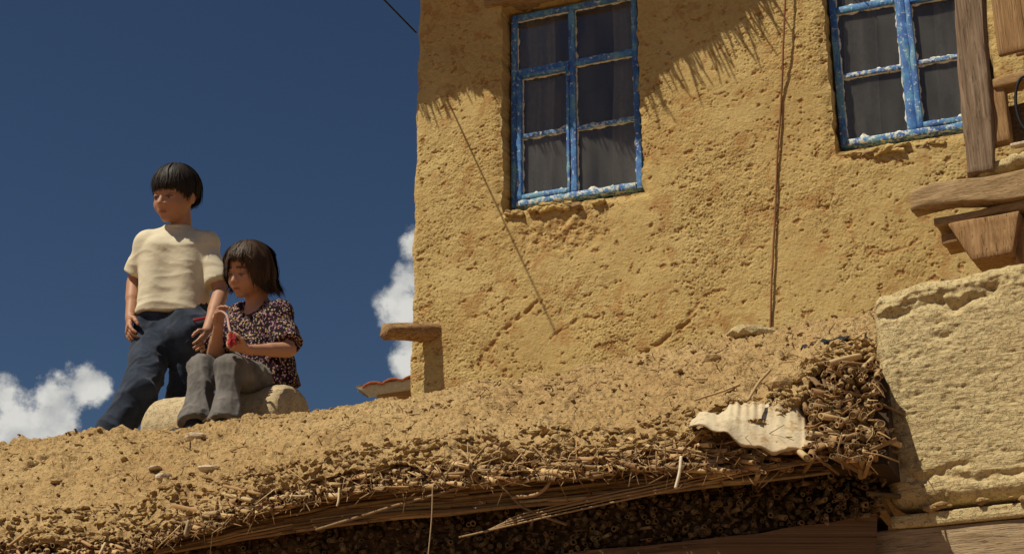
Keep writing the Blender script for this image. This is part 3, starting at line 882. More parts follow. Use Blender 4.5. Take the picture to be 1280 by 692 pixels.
# loose clods on the slope and crumbs thick along the lip
_ico_v = None
def ico():
    import bmesh
    bm = bmesh.new(); bmesh.ops.create_icosphere(bm, subdivisions=2, radius=1)
    v = np.array([x.co[:] for x in bm.verts]); f = np.array([[q.index for q in t.verts] for t in bm.faces]); bm.free()
    return v, f
IV, IF = ico()
import bmesh as _bm
b_ = _bm.new(); _bm.ops.create_icosphere(b_, subdivisions=1, radius=1)
IV1 = np.array([x.co[:] for x in b_.verts]); IF1 = np.array([[q.index for q in t.verts] for t in b_.faces]); b_.free()
pk = Pack()
for k in range(3600):
    lip = rng.random() < 0.72
    j = rng.integers(80, len(cx) - 2)
    r = (-0.05 + 0.22 * rng.random() ** 1.3) if lip else rng.random() * 1.0
    i = int(np.argmin(abs(rows - r)))
    rad = (0.0035 + 0.009 * rng.random() ** 2.4) if lip else (0.0025 + 0.0065 * rng.random() ** 3)
    q = IV1 * (1 + 0.35 * rng.normal(size=(len(IV1), 1)).clip(-1, 1)) * (rad * np.array([1.5, 1.0, 0.6]))
    th_ = rng.random() * 6.28; ca, sa = math.cos(th_), math.sin(th_)
    q = q @ np.array([[ca, sa, 0], [-sa, ca, 0], [0, 0, 1]])
    pk.add(q + P[i, j] + tilt * rad * 0.35, IF1)
link('mud_clods', pk.mesh('mud_clods', M['roofmud'], False), shed, kind='stuff')

# ---- reeds
def reed_mesh(seed, L=0.20, sides=9):
    r0 = random.Random(seed)
    hole, deep = (0.66, 0.045) if seed % 3 else (0.86, 0.004)
    th = np.linspace(0, 2 * math.pi, sides, endpoint=False)
    v = []; sq = 0.38 + 0.55 * r0.random(); bend = (r0.random() - 0.5) * 1.4
    zs = np.array([0, 0.25, 0.6, 1.0]) * L
    cut = (r0.random() - 0.5) * 0.9
    for i, z in enumerate(zs):
        rr = 1.0
        for t in th:
            x, y = rr * math.cos(t), rr * sq * math.sin(t)
            v.append([x + bend * (z / L) ** 2 * 1.2, y, (z + (cut * math.cos(t) * 0.009 if i == 0 else 0))])
    for t in th:
        v.append([hole * math.cos(t), hole * sq * math.sin(t), cut * math.cos(t) * 0.006])
    for t in th:
        v.append([0.9 * hole * math.cos(t), 0.9 * hole * sq * math.sin(t), deep])
    f = []
    def ringf(a, b, flip=False):
        for j in range(sides):
            k = (j + 1) % sides
            q = [a * sides + j, b * sides + j, b * sides + k, a * sides + k]
            f.append(q[::-1] if flip else q)
    for i in range(3): ringf(i, i + 1, True)
    ringf(0, 4); ringf(4, 5)
    v = np.array(v); f = np.array(f)
    f = np.concatenate([f, [[5 * sides, 5 * sides + 1 + j, 5 * sides + 2 + j, 5 * sides + 2 + j] for j in range(sides - 2)]])
    return v, tris_ok(f)
REEDS = [reed_mesh(k) for k in range(7)]
tones = [(0.31, 0.195, 0.088), (0.25, 0.145, 0.065), (0.37, 0.245, 0.115), (0.19, 0.11, 0.05), (0.32, 0.20, 0.095), (0.27, 0.155, 0.07), (0.43, 0.30, 0.155)]
SHEEN = []
for k, (v, f) in enumerate(REEDS):
    SHEEN.append(None)
specs = []                                    # (tip, direction, radius, variant, rank, length)
def place(tip, d, rad, rank, ln=1.0):
    specs.append((tip, unit(d), rad, int(rng.integers(0, 7)), rank, ln))
tipy = lut([(-120, 720), (0, 700), (90, 700), (120, 698), (180, 690), (250, 667), (340, 638), (440, 618), (600, 606), (740, 597), (840, 587), (900, 590), (960, 593), (1012, 584)])
x = -30.0
while x < 1012:
    lo, hi = float(tipy(x)), float(eave(x)) + 4
    for row in range(4):
        if rng.random() < 0.15: continue
        k = (row + rng.random() * 0.9) / 4
        y = lo + (hi - lo) * k - 3 * rng.random()
        Y = float(eave(x, 2)) - 0.075 + 0.06 * k + 0.035 * rng.random() - (0.03 * rng.random() if rng.random() < 0.3 else 0)
        d = 0.62 * Nv + (0.68 + 0.26 * rng.normal()) * Uv + (-0.24 + 0.08 * rng.normal()) * Zv
        place(at(x + 6 * rng.normal(), y, Y), d, 0.0038 + 0.0044 * rng.random() ** 1.4, 3.0 - k)
    x += 4.0
# lower layer, cut ends facing out in the shade
ltop = lut([(100, 715), (180, 695), (250, 678), (400, 655), (600, 634), (700, 624), (900, 602), (1035, 586), (1112, 578)])
lbot = lut([(100, 775), (250, 742), (400, 722), (600, 705), (700, 693), (900, 672), (1035, 652), (1112, 640)])
x = 150.0
while x < 1108:
    lo, hi = float(lbot(x)), float(ltop(x))
    y = hi
    while y < min(lo, 700):
        Y = float(eave(min(x, 960), 2)) + (0.0 if x < 960 else -(x - 960) * 0.0004) + 0.06 + 0.04 * rng.random()
        sp = 0.35 if rng.random() < 0.75 else 0.9
        d = Nv + (0.30 + sp * rng.normal() * 0.6) * Uv + (-0.18 + 0.25 * rng.normal()) * Zv
        place(at(x + 3 * rng.normal(), y, Y), d, 0.0036 + 0.0044 * rng.random() ** 1.5, 1.0 - (y - hi) / 200 + (x / 3000), 0.8)
        y += 6.0 + 2 * rng.random()
    x += 8.2
# the open bundle by the pale wall
for k in range(430):
    x = 1006 + 98 * rng.random(); y = 452 + 122 * rng.random()
    if x < 1030 and y < 470 + (1030 - x) * 1.2: continue
    Y = 3.33 - (y - 455) / 120 * 0.20 + 0.09 * rng.random() - 0.03
    d = Nv + (0.05 + np.clip(0.42 * rng.normal() + (x - 1050) / 120, -0.9, 0.55)) * Uv + np.clip(-0.12 + 0.25 * rng.normal(), -0.5, 0.06) * Zv
    place(at(x, y, Y), d, 0.0046 + 0.0052 * rng.random() ** 1.3, 4.0, 0.7)
specs.sort(key=lambda q: -q[4] - q[2] * 60)
reed_meshes = [mesh_np('reed', v * [0.0085, 0.0085, 1], f, M['reed'], True, np.broadcast_to(np.array(tones[k]), (len(v), 3))) for k, (v, f) in enumerate(REEDS)]
def frame_of(d, roll):
    z = -d
    a = unit(np.cross(z, [0.3, 0.2, 1.0])); b = np.cross(z, a)
    a2 = a * math.cos(roll) + b * math.sin(roll); return np.stack([a2, np.cross(z, a2), z])
pk = Pack()
for k, (tip, d, rad, var, rank, ln) in enumerate(specs):
    R = frame_of(d, rng.random() * 6.28)
    if k < 300:
        s = rad / 0.0085
        B = np.stack([R[0] * s, R[1] * s, R[2] * ln], 1)
        mm = Matrix([[*B[i].tolist(), float(tip[i])] for i in range(3)] + [[0, 0, 0, 1]])
        link('reed', reed_meshes[var], shed, mm)
    else:
        v, f = REEDS[var]
        t = np.array(tones[var]) * (0.65 + 0.6 * rng.random()) * (1.0 if rank > 1.5 else 0.38)  # shade under the eave is put into the lower layer's colour
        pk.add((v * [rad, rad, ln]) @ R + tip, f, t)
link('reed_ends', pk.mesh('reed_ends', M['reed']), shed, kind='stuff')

# long stalks laid along the eave between the two layers
mtop = lambda x: float(tipy(min(x, 1012))) - 6
def stalk(px, rad, name='stalk', tone=None, m=24, jit=0.004):
    path = spline([at(x, y, Y) for x, y, Y in px], m)
    path = path + jit * np.stack([fbm(path * 5 + 3 * k + len(px), 2) for k in range(3)], -1)
    v, f = tube3(path, rad, 6)
    t = tone if tone is not None else np.array(tones[rng.integers(0, 7)]) * (0.7 + 0.4 * rng.random())
    return v, f, t
pk = Pack(); cnt = 0
for k in range(260):
    x0 = 120 + 900 * rng.random(); x1 = min(x0 + 160 + 330 * rng.random(), 1108)
    u0 = rng.random(); u1 = np.clip(u0 + 0.35 * rng.normal(), 0, 1)
    pts = []
    for q in np.linspace(0, 1, 4):
        x = x0 + (x1 - x0) * q; uu = u0 + (u1 - u0) * q
        y = mtop(x) + (float(ltop(x)) + 4 - mtop(x)) * uu
        pts.append((x, y, float(eave(min(x, 960), 2)) + 0.05 - 0.03 * uu + 0.045 * rng.random()))
    v, f, t = stalk(pts, 0.0022 + 0.0030 * rng.random())
    if cnt < 90:
        link('stalk', mesh_np('stalk', v, f, M['reed'], True, np.broadcast_to(t, (len(v), 3))), shed); cnt += 1
    else:
        pk.add(v, f, t)
link('stalk_ends', pk.mesh('stalk_ends', M['reed']), shed, kind='stuff')
def single(px, rad, tone, lab=None):
    v, f, t = stalk(px, rad, tone=tone, jit=0.002)
    link('stalk', mesh_np('stalk', v, f, M['reed'], True, np.broadcast_to(np.array(tone), (len(v), 3))), shed, label=lab)
lt = (0.27, 0.175, 0.09)
for k in range(4):
    single([(574 + k * 16, 671 - 3 * k, 3.50), (640, 656 - 3 * k, 3.45), (700, 642 - 4 * k, 3.40 + .012 * k), (800, 620 - 4 * k, 3.33), (900, 598 - 4 * k, 3.26 + .01 * k), (1000 + 16 * k, 580 - 2 * k, 3.22)], (0.0022, 0.0014, 0.0026, 0.0016)[k], lt)
single([(618, 590, 3.46), (650, 630, 3.45), (708, 655, 3.42)], 0.0034, (0.22, 0.14, 0.07))
single([(690, 588, 3.40), (686, 605, 3.39), (670, 618, 3.40), (640, 622, 3.43)], 0.0042, (0.27, 0.17, 0.085))
single([(590, 603, 3.47), (545, 618, 3.50), (480, 636, 3.56), (395, 662, 3.64)], 0.0036, (0.25, 0.16, 0.08))
single([(541, 606, 3.48), (539, 650, 3.48), (534, 700, 3.48)], 0.0018, (0.30, 0.21, 0.12))
single([(851, 570, 3.19), (849, 590, 3.18), (844, 610, 3.18)], 0.0038, (0.62, 0.52, 0.36), 'pale split stalk hanging from the eave')
single([(424, 610, 3.56), (423, 625, 3.55), (421, 632, 3.55)], 0.003, (0.45, 0.34, 0.2))
single([(240, 655, 3.76), (232, 668, 3.75), (236, 650, 3.75)], 0.0045, (0.50, 0.38, 0.22))
single([(132, 678, 3.88), (126, 690, 3.87), (122, 700, 3.87)], 0.004, (0.50, 0.38, 0.22))
single([(935, 500, 3.22), (948, 478, 3.30), (962, 462, 3.38)], 0.0035, (0.42, 0.28, 0.14))
single([(868, 500, 3.45), (900, 490, 3.5), (925, 480, 3.52)], 0.003, (0.42, 0.28, 0.14))

# inner mass of the roof edge, carrying beam, shed wall
def slab(name, x0, x1, ya, yb, dY0, dY1, mat, r=0.02, step=18, disp=0.006):
    xs = np.arange(x0, x1 + 1, step)
    G = []
    for x in xs:
        Y = float(eave(min(x, 960), 2))
        a, b = at(x, ya(x), Y + dY0), at(x, yb(x), Y + dY0)
        bk = Vv * (dY1 - dY0)
        G.append([a, b, b + bk, a + bk, a])
    G = np.array(G)
    G = G + disp * np.stack([fbm(G * 7 + 5 * k, 2) for k in range(3)], -1)
    return link(name, mesh_np(name, G.reshape(-1, 3), grid_faces(*G.shape[:2])[:, ::-1], mat, False), shed)
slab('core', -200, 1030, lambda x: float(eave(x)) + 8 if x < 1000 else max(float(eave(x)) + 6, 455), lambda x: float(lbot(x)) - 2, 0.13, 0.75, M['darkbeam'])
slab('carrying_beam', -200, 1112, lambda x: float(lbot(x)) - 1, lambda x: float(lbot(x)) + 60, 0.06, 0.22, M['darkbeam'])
xs = np.linspace(1030, 1111, 8); G = []
for x in xs:
    col_ = [at(x, y, 3.33 - (y - 455) / 120 * 0.20 + (0.085 if x < 1085 else 0.045)) for y in np.linspace(470, 580, 8)]
    G.append([col_[0] + Vv * 0.35] + col_ + [col_[-1] + Vv * 0.35])
G = np.array(G)
cap_ = [G[0], G[0] + Vv * 0.3], [G[-1], G[-1] + Vv * 0.3]
pk = Pack(); pk.add(G.reshape(-1, 3), grid_faces(*G.shape[:2]))
for a_, b__ in cap_:
    q_ = np.array([a_, b__]); pk.add(q_.reshape(-1, 3), grid_faces(2, q_.shape[1]))
M['gap_shade'] = plain('dark_gap_shade', (0.05, 0.03, 0.018), 1.0)  # near-black colour paints the shade between the bundle's reeds
link('bundle_shadow_core', pk.mesh('bundle_shadow_core', M['gap_shade'], False), shed)  # solid added behind the reeds so the bundle throws a full shadow
# broken twigs and straw poking out of the lip, straw bits lying on the mud
pk = Pack()
for k in range(900):
    if k < 420:
        x = 160 + 850 * rng.random(); y = float(eave(x)) + (float(tipy(x)) - float(eave(x))) * (0.1 + 0.95 * rng.random())
        p_ = at(x, y, float(eave(x, 2)) - 0.03); d_ = unit(0.6 * Nv + (0.4 + 0.5 * rng.normal()) * Uv + (-0.35 + 0.4 * rng.normal()) * Zv)
        L_ = 0.03 + 0.05 * rng.random()
    elif k < 455:
        x = 1006 + 100 * rng.random(); y = 455 + 125 * rng.random()
        p_ = at(x, y, 3.30 - (y - 455) / 120 * 0.20); d_ = unit(Nv + 1.0 * rng.normal() * Uv + 0.7 * rng.normal() * Zv); L_ = 0.015 + 0.03 * rng.random()
    else:
        j = rng.integers(80, len(cx) - 2); i = rng.integers(50, 215)
        p_ = P[i, j] + tilt * 0.003; d_ = unit(Uv * rng.normal() + Vv * rng.normal() * 0.7 + Zv * 0.25 * rng.normal()); L_ = 0.008 + 0.022 * rng.random()
    r_ = 0.0008 + 0.0014 * rng.random()
    mid_ = p_ + 0.006 * rng.normal(size=3)
    pk.add(*tube3([p_ - d_ * L_, mid_, p_ + d_ * L_], [r_ * 1.2, r_, r_ * 0.6], 4), c=np.array(tones[rng.integers(0, 7)]) * (0.8 + 0.7 * rng.random()))
link('straw', pk.mesh('straw', M['reed']), shed, kind='stuff')
bl_ = np.array([roof_low(x) for x in (-200, 400, 960)])
ww = []
for x in (-200, 200, 600, 1100, 1500):
    q = at(x, 700, float(eave(min(x, 960), 2)) + 0.28); ww.append([q * [1, 1, 0] + Zv * 2.15, q * [1, 1, 0]])
ww = np.array(ww)
link('wall', mesh_np('wall', ww.reshape(-1, 3), grid_faces(5, 2)[:, ::-1], M['wall'], False), shed)

# ------------------------------------------------------------------ pale plastered wall stub on the right, with its lintel
PY = math.radians(29)
Up_ = np.array([math.cos(PY), -math.sin(PY), 0]); Np_ = np.array([-math.sin(PY), -math.cos(PY), 0])
PP = at(1108, 500, 3.34)
def ppt(x, y, off=0.0): return on_plane(x, y, PP + Np_ * off, Np_)
pw = empty('plaster_wall', PP * [1, 1, 0] + Up_ * 0.45, 'pale cracked plaster wall stub with rounded top beside the reed bundle', 'wall')
zt = ppt(1120, 352)[2]; zb = ppt(1200, 627)[2]
W2 = 0.52; HH = (zt - zb) / 2
cpt = ppt(1097, 500) + Up_ * W2; cpt[2] = (zt + zb) / 2
def pshape(Pl):
    Pl = Pl.copy()
    k = np.clip((Pl[:, 2] + HH) / (2 * HH), 0, 1)
    Pl[:, 2] += k * (0.030 * np.tanh((Pl[:, 0] + W2 - 0.05) * 8) - 0.012)
    return Pl
v, f = rbox(cpt - Np_ * 0.30, (Up_, Np_, Zv), (W2, 0.30, HH), 0.035, (260, 20, 170), 0.0)
q = (v - cpt)
loc = np.stack([q @ Up_, q @ Np_ + 0.3, q[:, 2]], -1)
hh = 0.0035 * fbm(loc * 5, 3) + 0.0014 * fbm(loc * [30, 30, 60] + 5, 3, 0.6) + 0.0012 * np.maximum(fbm(loc * [110, 110, 160], 2), -0.1)
pit = fbm(loc * [34, 34, 62] + 9, 3, 0.65)
hh -= 0.0025 * np.clip((pit - 0.48) * 5, 0, 1)
pit = fbm(loc * [12, 12, 20] + 29, 4, 0.65)
hh -= 0.0020 * np.clip((pit - 0.55) * 5, 0, 1)
sL = (loc[:, 0]); zL = loc[:, 2] + cpt[2]
def psz(x, y):
    Q = ppt(x, y); return ((Q - cpt) @ Up_, Q[2])
hh += 0.0016 * np.clip(fbm(loc * [34, 34, 48] + 55, 3, 0.6) * 1.5, -0.3, 0.4) + np.where(loc[:, 2] > HH * 0.80, 0.010 * fbm(loc * 34 + 2, 3), 0)
for pts, dep, wid in (([(1140, 600), (1165, 592), (1200, 598), (1235, 595), (1280, 588)], 0.012, 0.008), ([(1175, 590), (1200, 583), (1215, 575)], 0.010, 0.008),
                      ([(1175, 373), (1190, 380), (1215, 370), (1240, 362)], 0.020, 0.014), ([(1170, 418), (1190, 415)], 0.008, 0.01), ([(1215, 470), (1240, 462)], 0.004, 0.01),
                      ([(1120, 440), (1128, 480), (1124, 520)], 0.004, 0.006), ([(1115, 560), (1135, 590), (1160, 600)], 0.008, 0.007), ([(1100, 392), (1130, 385), (1170, 372)], 0.010, 0.013)):
    d = poly_dist(sL + 0.010 * perlin(loc * 30), zL + 0.012 * perlin(loc * 24 + 4), [psz(*p_) for p_ in pts])
    hh -= dep * np.exp(-(d / wid) ** 2) * (0.75 + 0.5 * perlin(loc * 40))
front = loc[:, 1] > 0.2
nrm = np.where(front[:, None], Np_, unit(Zv * 0.8 + Np_ * 0.3))
v = v + nrm * hh[:, None]
topk = np.clip((loc[:, 2] + HH * 0.55) / (HH * 1.45), 0, 1)
v[:, 2] += topk * (-0.020 * np.exp(-(loc[:, 0] + W2) / 0.04) + 0.020 * fbm(loc * [5, 3, 1] + 3, 3))
v = v - Up_ * (-0.014 * fbm(np.stack([zL * 11, 0 * zL, 0 * zL], -1), 4) * np.exp(-(loc[:, 0] + W2) / 0.05))[:, None]
link('plaster', mesh_np('plaster', v, f, M['pale']), pw)
lz0 = ppt(1200, 633)[2]
def pbeam(s0, s1, z0, z1, off, dep, mat, seed, disp=0.008, seg=(50, 4, 8), nm='lintel'):
    c = cpt + Up_ * ((s0 + s1) / 2) + Np_ * (off - dep / 2); c[2] = (z0 + z1) / 2
    v, f = rbox(c, (Up_, Np_, Zv), ((s1 - s0) / 2, dep / 2, (z1 - z0) / 2), 0.006, seg, disp, (3, 10, 30), seed)
    link(nm, mesh_np(nm, v, f, mat), pw)
M['lintel'] = wood_material('pale_lintel', ((0.20, 0.13, 0.075), (0.33, 0.235, 0.14), (0.43, 0.32, 0.20)), 'x')
pbeam(-W2 + 0.005, W2, lz0 - 0.034, lz0 - 0.004, 0.004, 0.2, M['pale'], 2, 0.004, nm='mortar_band')
pbeam(-W2 - 0.12, W2, lz0 - 0.145, lz0 - 0.036, -0.004, 0.2, M['lintel'], 3, 0.006)
pbeam(-W2 - 0.12, W2, 0.0, lz0 - 0.148, -0.03, 0.25, M['darkbeam'], 5, nm='door_boards', disp=0.004)
# crumbs in the joint
for k in range(26):
    s = -W2 + 0.03 + 0.5 * rng.random()
    c = cpt + Up_ * s + Np_ * (0.004 + .006 * rng.random()); c[2] = lz0 + 0.0 + 0.010 * rng.random()
    r_ = 0.004 + 0.009 * rng.random() ** 2
    vv = IV * (1 + 0.25 * fbm(IV * 1.5 + k, 2))[:, None] * [r_ * 1.5, r_, r_ * 0.8]
    link('crumb', mesh_np('crumb', vv + c, IF, M['clod']), pw)

# ------------------------------------------------------------------ sack, dark strip and stones on the roof
def roof_pt(x, y, lift=0.0):
    return on_roof(P, [(x, y)])[0] + tilt * lift
def cloth_mat():
    m = MT('white_sack_cloth', 0.9, 0.15)
    n = m.noise(14, 4); d = m.noise(5, 3)
    col = m.ramp(d, [(0.35, (0.45, 0.34, 0.21)), (0.6, (0.55, 0.45, 0.31))])
    dr = m.noise(22, 5, 0.7)
    col = m.mix(m.mask(dr, 0.52, 0.68), col, (0.36, 0.24, 0.12))
    n1 = m.bump(n, 0.01, 0.4); m.bump(m.noise(75, 3, 0.6, m.vec((1, 1, 2.5))), 0.004, 0.5, n1); return_col = m.color(col); return m.m
M['cloth'] = cloth_mat()
ct = lut([(862, 528), (875, 520), (890, 514), (915, 508), (935, 506), (950, 508), (962, 506), (975, 500), (992, 500), (1005, 512), (1014, 540)])
cb = lut([(862, 536), (885, 538), (905, 546), (925, 556), (945, 563), (965, 568), (985, 568), (1002, 564), (1014, 552)])
xs = np.linspace(862, 1014, 110); G = []
for x in xs:
    col_ = []
    for k in np.linspace(0, 1, 70):
        jt, jb = 9 * float(perlin(np.array([x * 0.045, 3.0, 1.0]))) + 5 * float(perlin(np.array([x * 0.13, 7.0, 1.0]))), 7 * float(perlin(np.array([x * 0.05, 5.0, 4.0])))
        y = float(ct(x)) * (1 - k) + float(cb(x)) * k + jt * (1 - k) ** 2 + jb * k ** 2
        Y = 3.33 - 0.10 * k - 0.03 * math.sin(math.pi * k)
        ed = min(1.0, (x - 862) / 14, (1014 - x) / 10, k / 0.12, (1 - k) / 0.10)
        Y = 3.312 - 0.135 * k ** 0.8 + 0.025 * (1 - max(ed, 0)) ** 2
        col_.append(at(x, y, Y))
    G.append(col_)
G = np.array(G)
fold = 0.013 * fbm(G * [7, 7, 6] + 4, 2, 0.45) + 0.007 * (1 - 1.6 * np.abs(perlin(G * [9, 9, 7] + 20))).clip(0, 1) ** 4 + 0.001 * (1 - 1.8 * np.abs(perlin(G * [30, 20, 24] + 5))).clip(0, 1) ** 3
G = G + unit(Nv + Zv * 0.6) * fold[..., None]
cl = mesh_np('cloth', G.reshape(-1, 3), grid_faces(110, 70), M['cloth'])
o = link('sack_cloth', cl, label='crumpled white sack cloth stuffed into the roof edge beside the open reed bundle', cat='cloth')
so = o.modifiers.new('thick', 'SOLIDIFY'); so.thickness = 0.003; so.offset = -1
pts = [(1000, 440), (1015, 434), (1030, 431), (1050, 429), (1070, 427), (1085, 430), (1094, 434)]
path = spline([roof_pt(x, y, 0.006) for x, y in pts], 40)
w_ = 0.012
G = np.array([path + tilt * (0.01 * fbm(path * 40, 2))[:, None], path - Nv * w_ + tilt * (0.012 + 0.01 * fbm(path * 50 + 3, 2))[:, None], path - Nv * 2 * w_ - tilt * 0.004])
o = link('plastic_strip', mesh_np('plastic_strip', G.reshape(-1, 3), grid_faces(3, 40), M['black']), label='crumpled dark plastic strip lying across the roof mud above the reed bundle', cat='plastic')
so = o.modifiers.new('thick', 'SOLIDIFY'); so.thickness = 0.003

def stone(x, y, r, sq, lab, mat='palestone', seed=0, group=None):
    c = roof_pt(x, y, 0.004)
    v = IV * (1 + 0.30 * fbm(IV * 1.2 + seed * 7, 3))[:, None]
    v = np.sign(v) * np.abs(v) ** 0.8 * (np.array([1.0, 0.8, sq]) * r)
    th_ = seed * 1.7
    R = np.array([[math.cos(th_ * .2), math.sin(th_ * .2), 0], [-math.sin(th_ * .2), math.cos(th_ * .2), 0], [0, 0, 1]])
    link('stone', mesh_np('stone', v @ R + c, IF, M[mat], False), label=lab, cat='stone', group=group or 'stones lying on the mud roof')
stone(247, 549, 0.036, 0.42, 'flat pale stone lying below the seated child\'s feet', seed=1)
stone(205, 598, 0.026, 0.45, 'small pale stone lying alone in the middle of the mud slope', seed=2)
stone(265, 588, 0.036, 0.26, 'broad flat pale stone sunk in the mud slope', seed=3)
stone(196, 586, 0.028, 0.22, 'pale sunken stone just above the small lone stone', seed=4)
stone(156, 575, 0.014, 0.6, 'small dark pebble on the mud slope under the standing child', 'clod', 5)
stone(70, 604, 0.024, 0.4, 'brown lump of mud stone near the dark hollow in the roof', 'clod', 6)
stone(330, 592, 0.016, 0.5, 'small brown stone near the crumbling reed edge', 'clod', 7)
stone(890, 452, 0.030, 0.5, 'brown stone on the roof mud below the hanging cord', 'clod', 9)
stone(940, 420, 0.075, 0.30, 'long pale slab bedded at the top of the mud slope below the hanging cord', 'pale', 10)
stone(978, 484, 0.040, 0.55, 'brown broken mud lump behind the white sack', 'clod', 11)
q = ppt(1172, 345); q = q - Np_ * 0.15 + Zv * 0.028
v = IV * (1 + 0.3 * fbm(IV * 1.3, 3))[:, None] * [0.036, 0.03, 0.016]
link('stone', mesh_np('stone', v + q, IF, M['clod'], False), label='brown stone lying on top of the pale plaster wall', cat='stone')

# the stone roof roller the small child sits on
Ra = at(202, 541, 5.24); Rb = at(350, 525, 5.02)
ax = unit((Rb - Ra) * [1, 1, 0]); Ra = np.array([Ra[0], Ra[1], Rb[2]]) if False else Ra
m = 70; sd = 64
Lr = np.linalg.norm(Rb - Ra) + 0.05
axr = unit(Rb - Ra); sa = unit(np.cross(axr, Zv)); sb = np.cross(sa, axr)
t = np.concatenate([[-0.035, -0.030, -0.018, 0.0], np.linspace(0.015, Lr - 0.015, m - 8), [Lr, Lr + 0.014, Lr + 0.020, Lr + 0.022]])
rr = np.concatenate([[0.01, 0.06, 0.095, 0.108], np.full(m - 8, 0.118), [0.112, 0.098, 0.06, 0.005]])
th = np.linspace(0, 2 * math.pi, sd, endpoint=False)
Vr = Ra + t[:, None, None] * axr + rr[:, None, None] * (np.cos(th)[None, :, None] * sa + np.sin(th)[None, :, None] * sb)
rad_ = unit(np.array([0, 0, 1.0]))
dirr = Vr - (Ra + t[:, None, None] * axr)
dirr /= np.maximum(np.linalg.norm(dirr, axis=2), 1e-6)[..., None]
Vr = Vr + dirr * (0.006 * fbm(Vr * 7, 3) + 0.003 * fbm(Vr * 40, 2) - 0.012 * np.clip(fbm(Vr * 10 + 8, 2) - 0.45, 0, 1))[..., None]
Vr = np.concatenate([Vr, Vr[:, :1]], 1)
rv = Vr[:, :-1].reshape(-1, 3)
fi = []
for i in range(m - 1):
    for j in range(sd):
        k = (j + 1) % sd
        fi.append([i * sd + j, i * sd + k, (i + 1) * sd + k, (i + 1) * sd + j])
rv_me = mesh_np('stone_roller', rv, np.array(fi), M['stone'])
link('stone_roller', rv_me, label='pale cylindrical stone roof roller with a small child sitting on it', cat='roller')

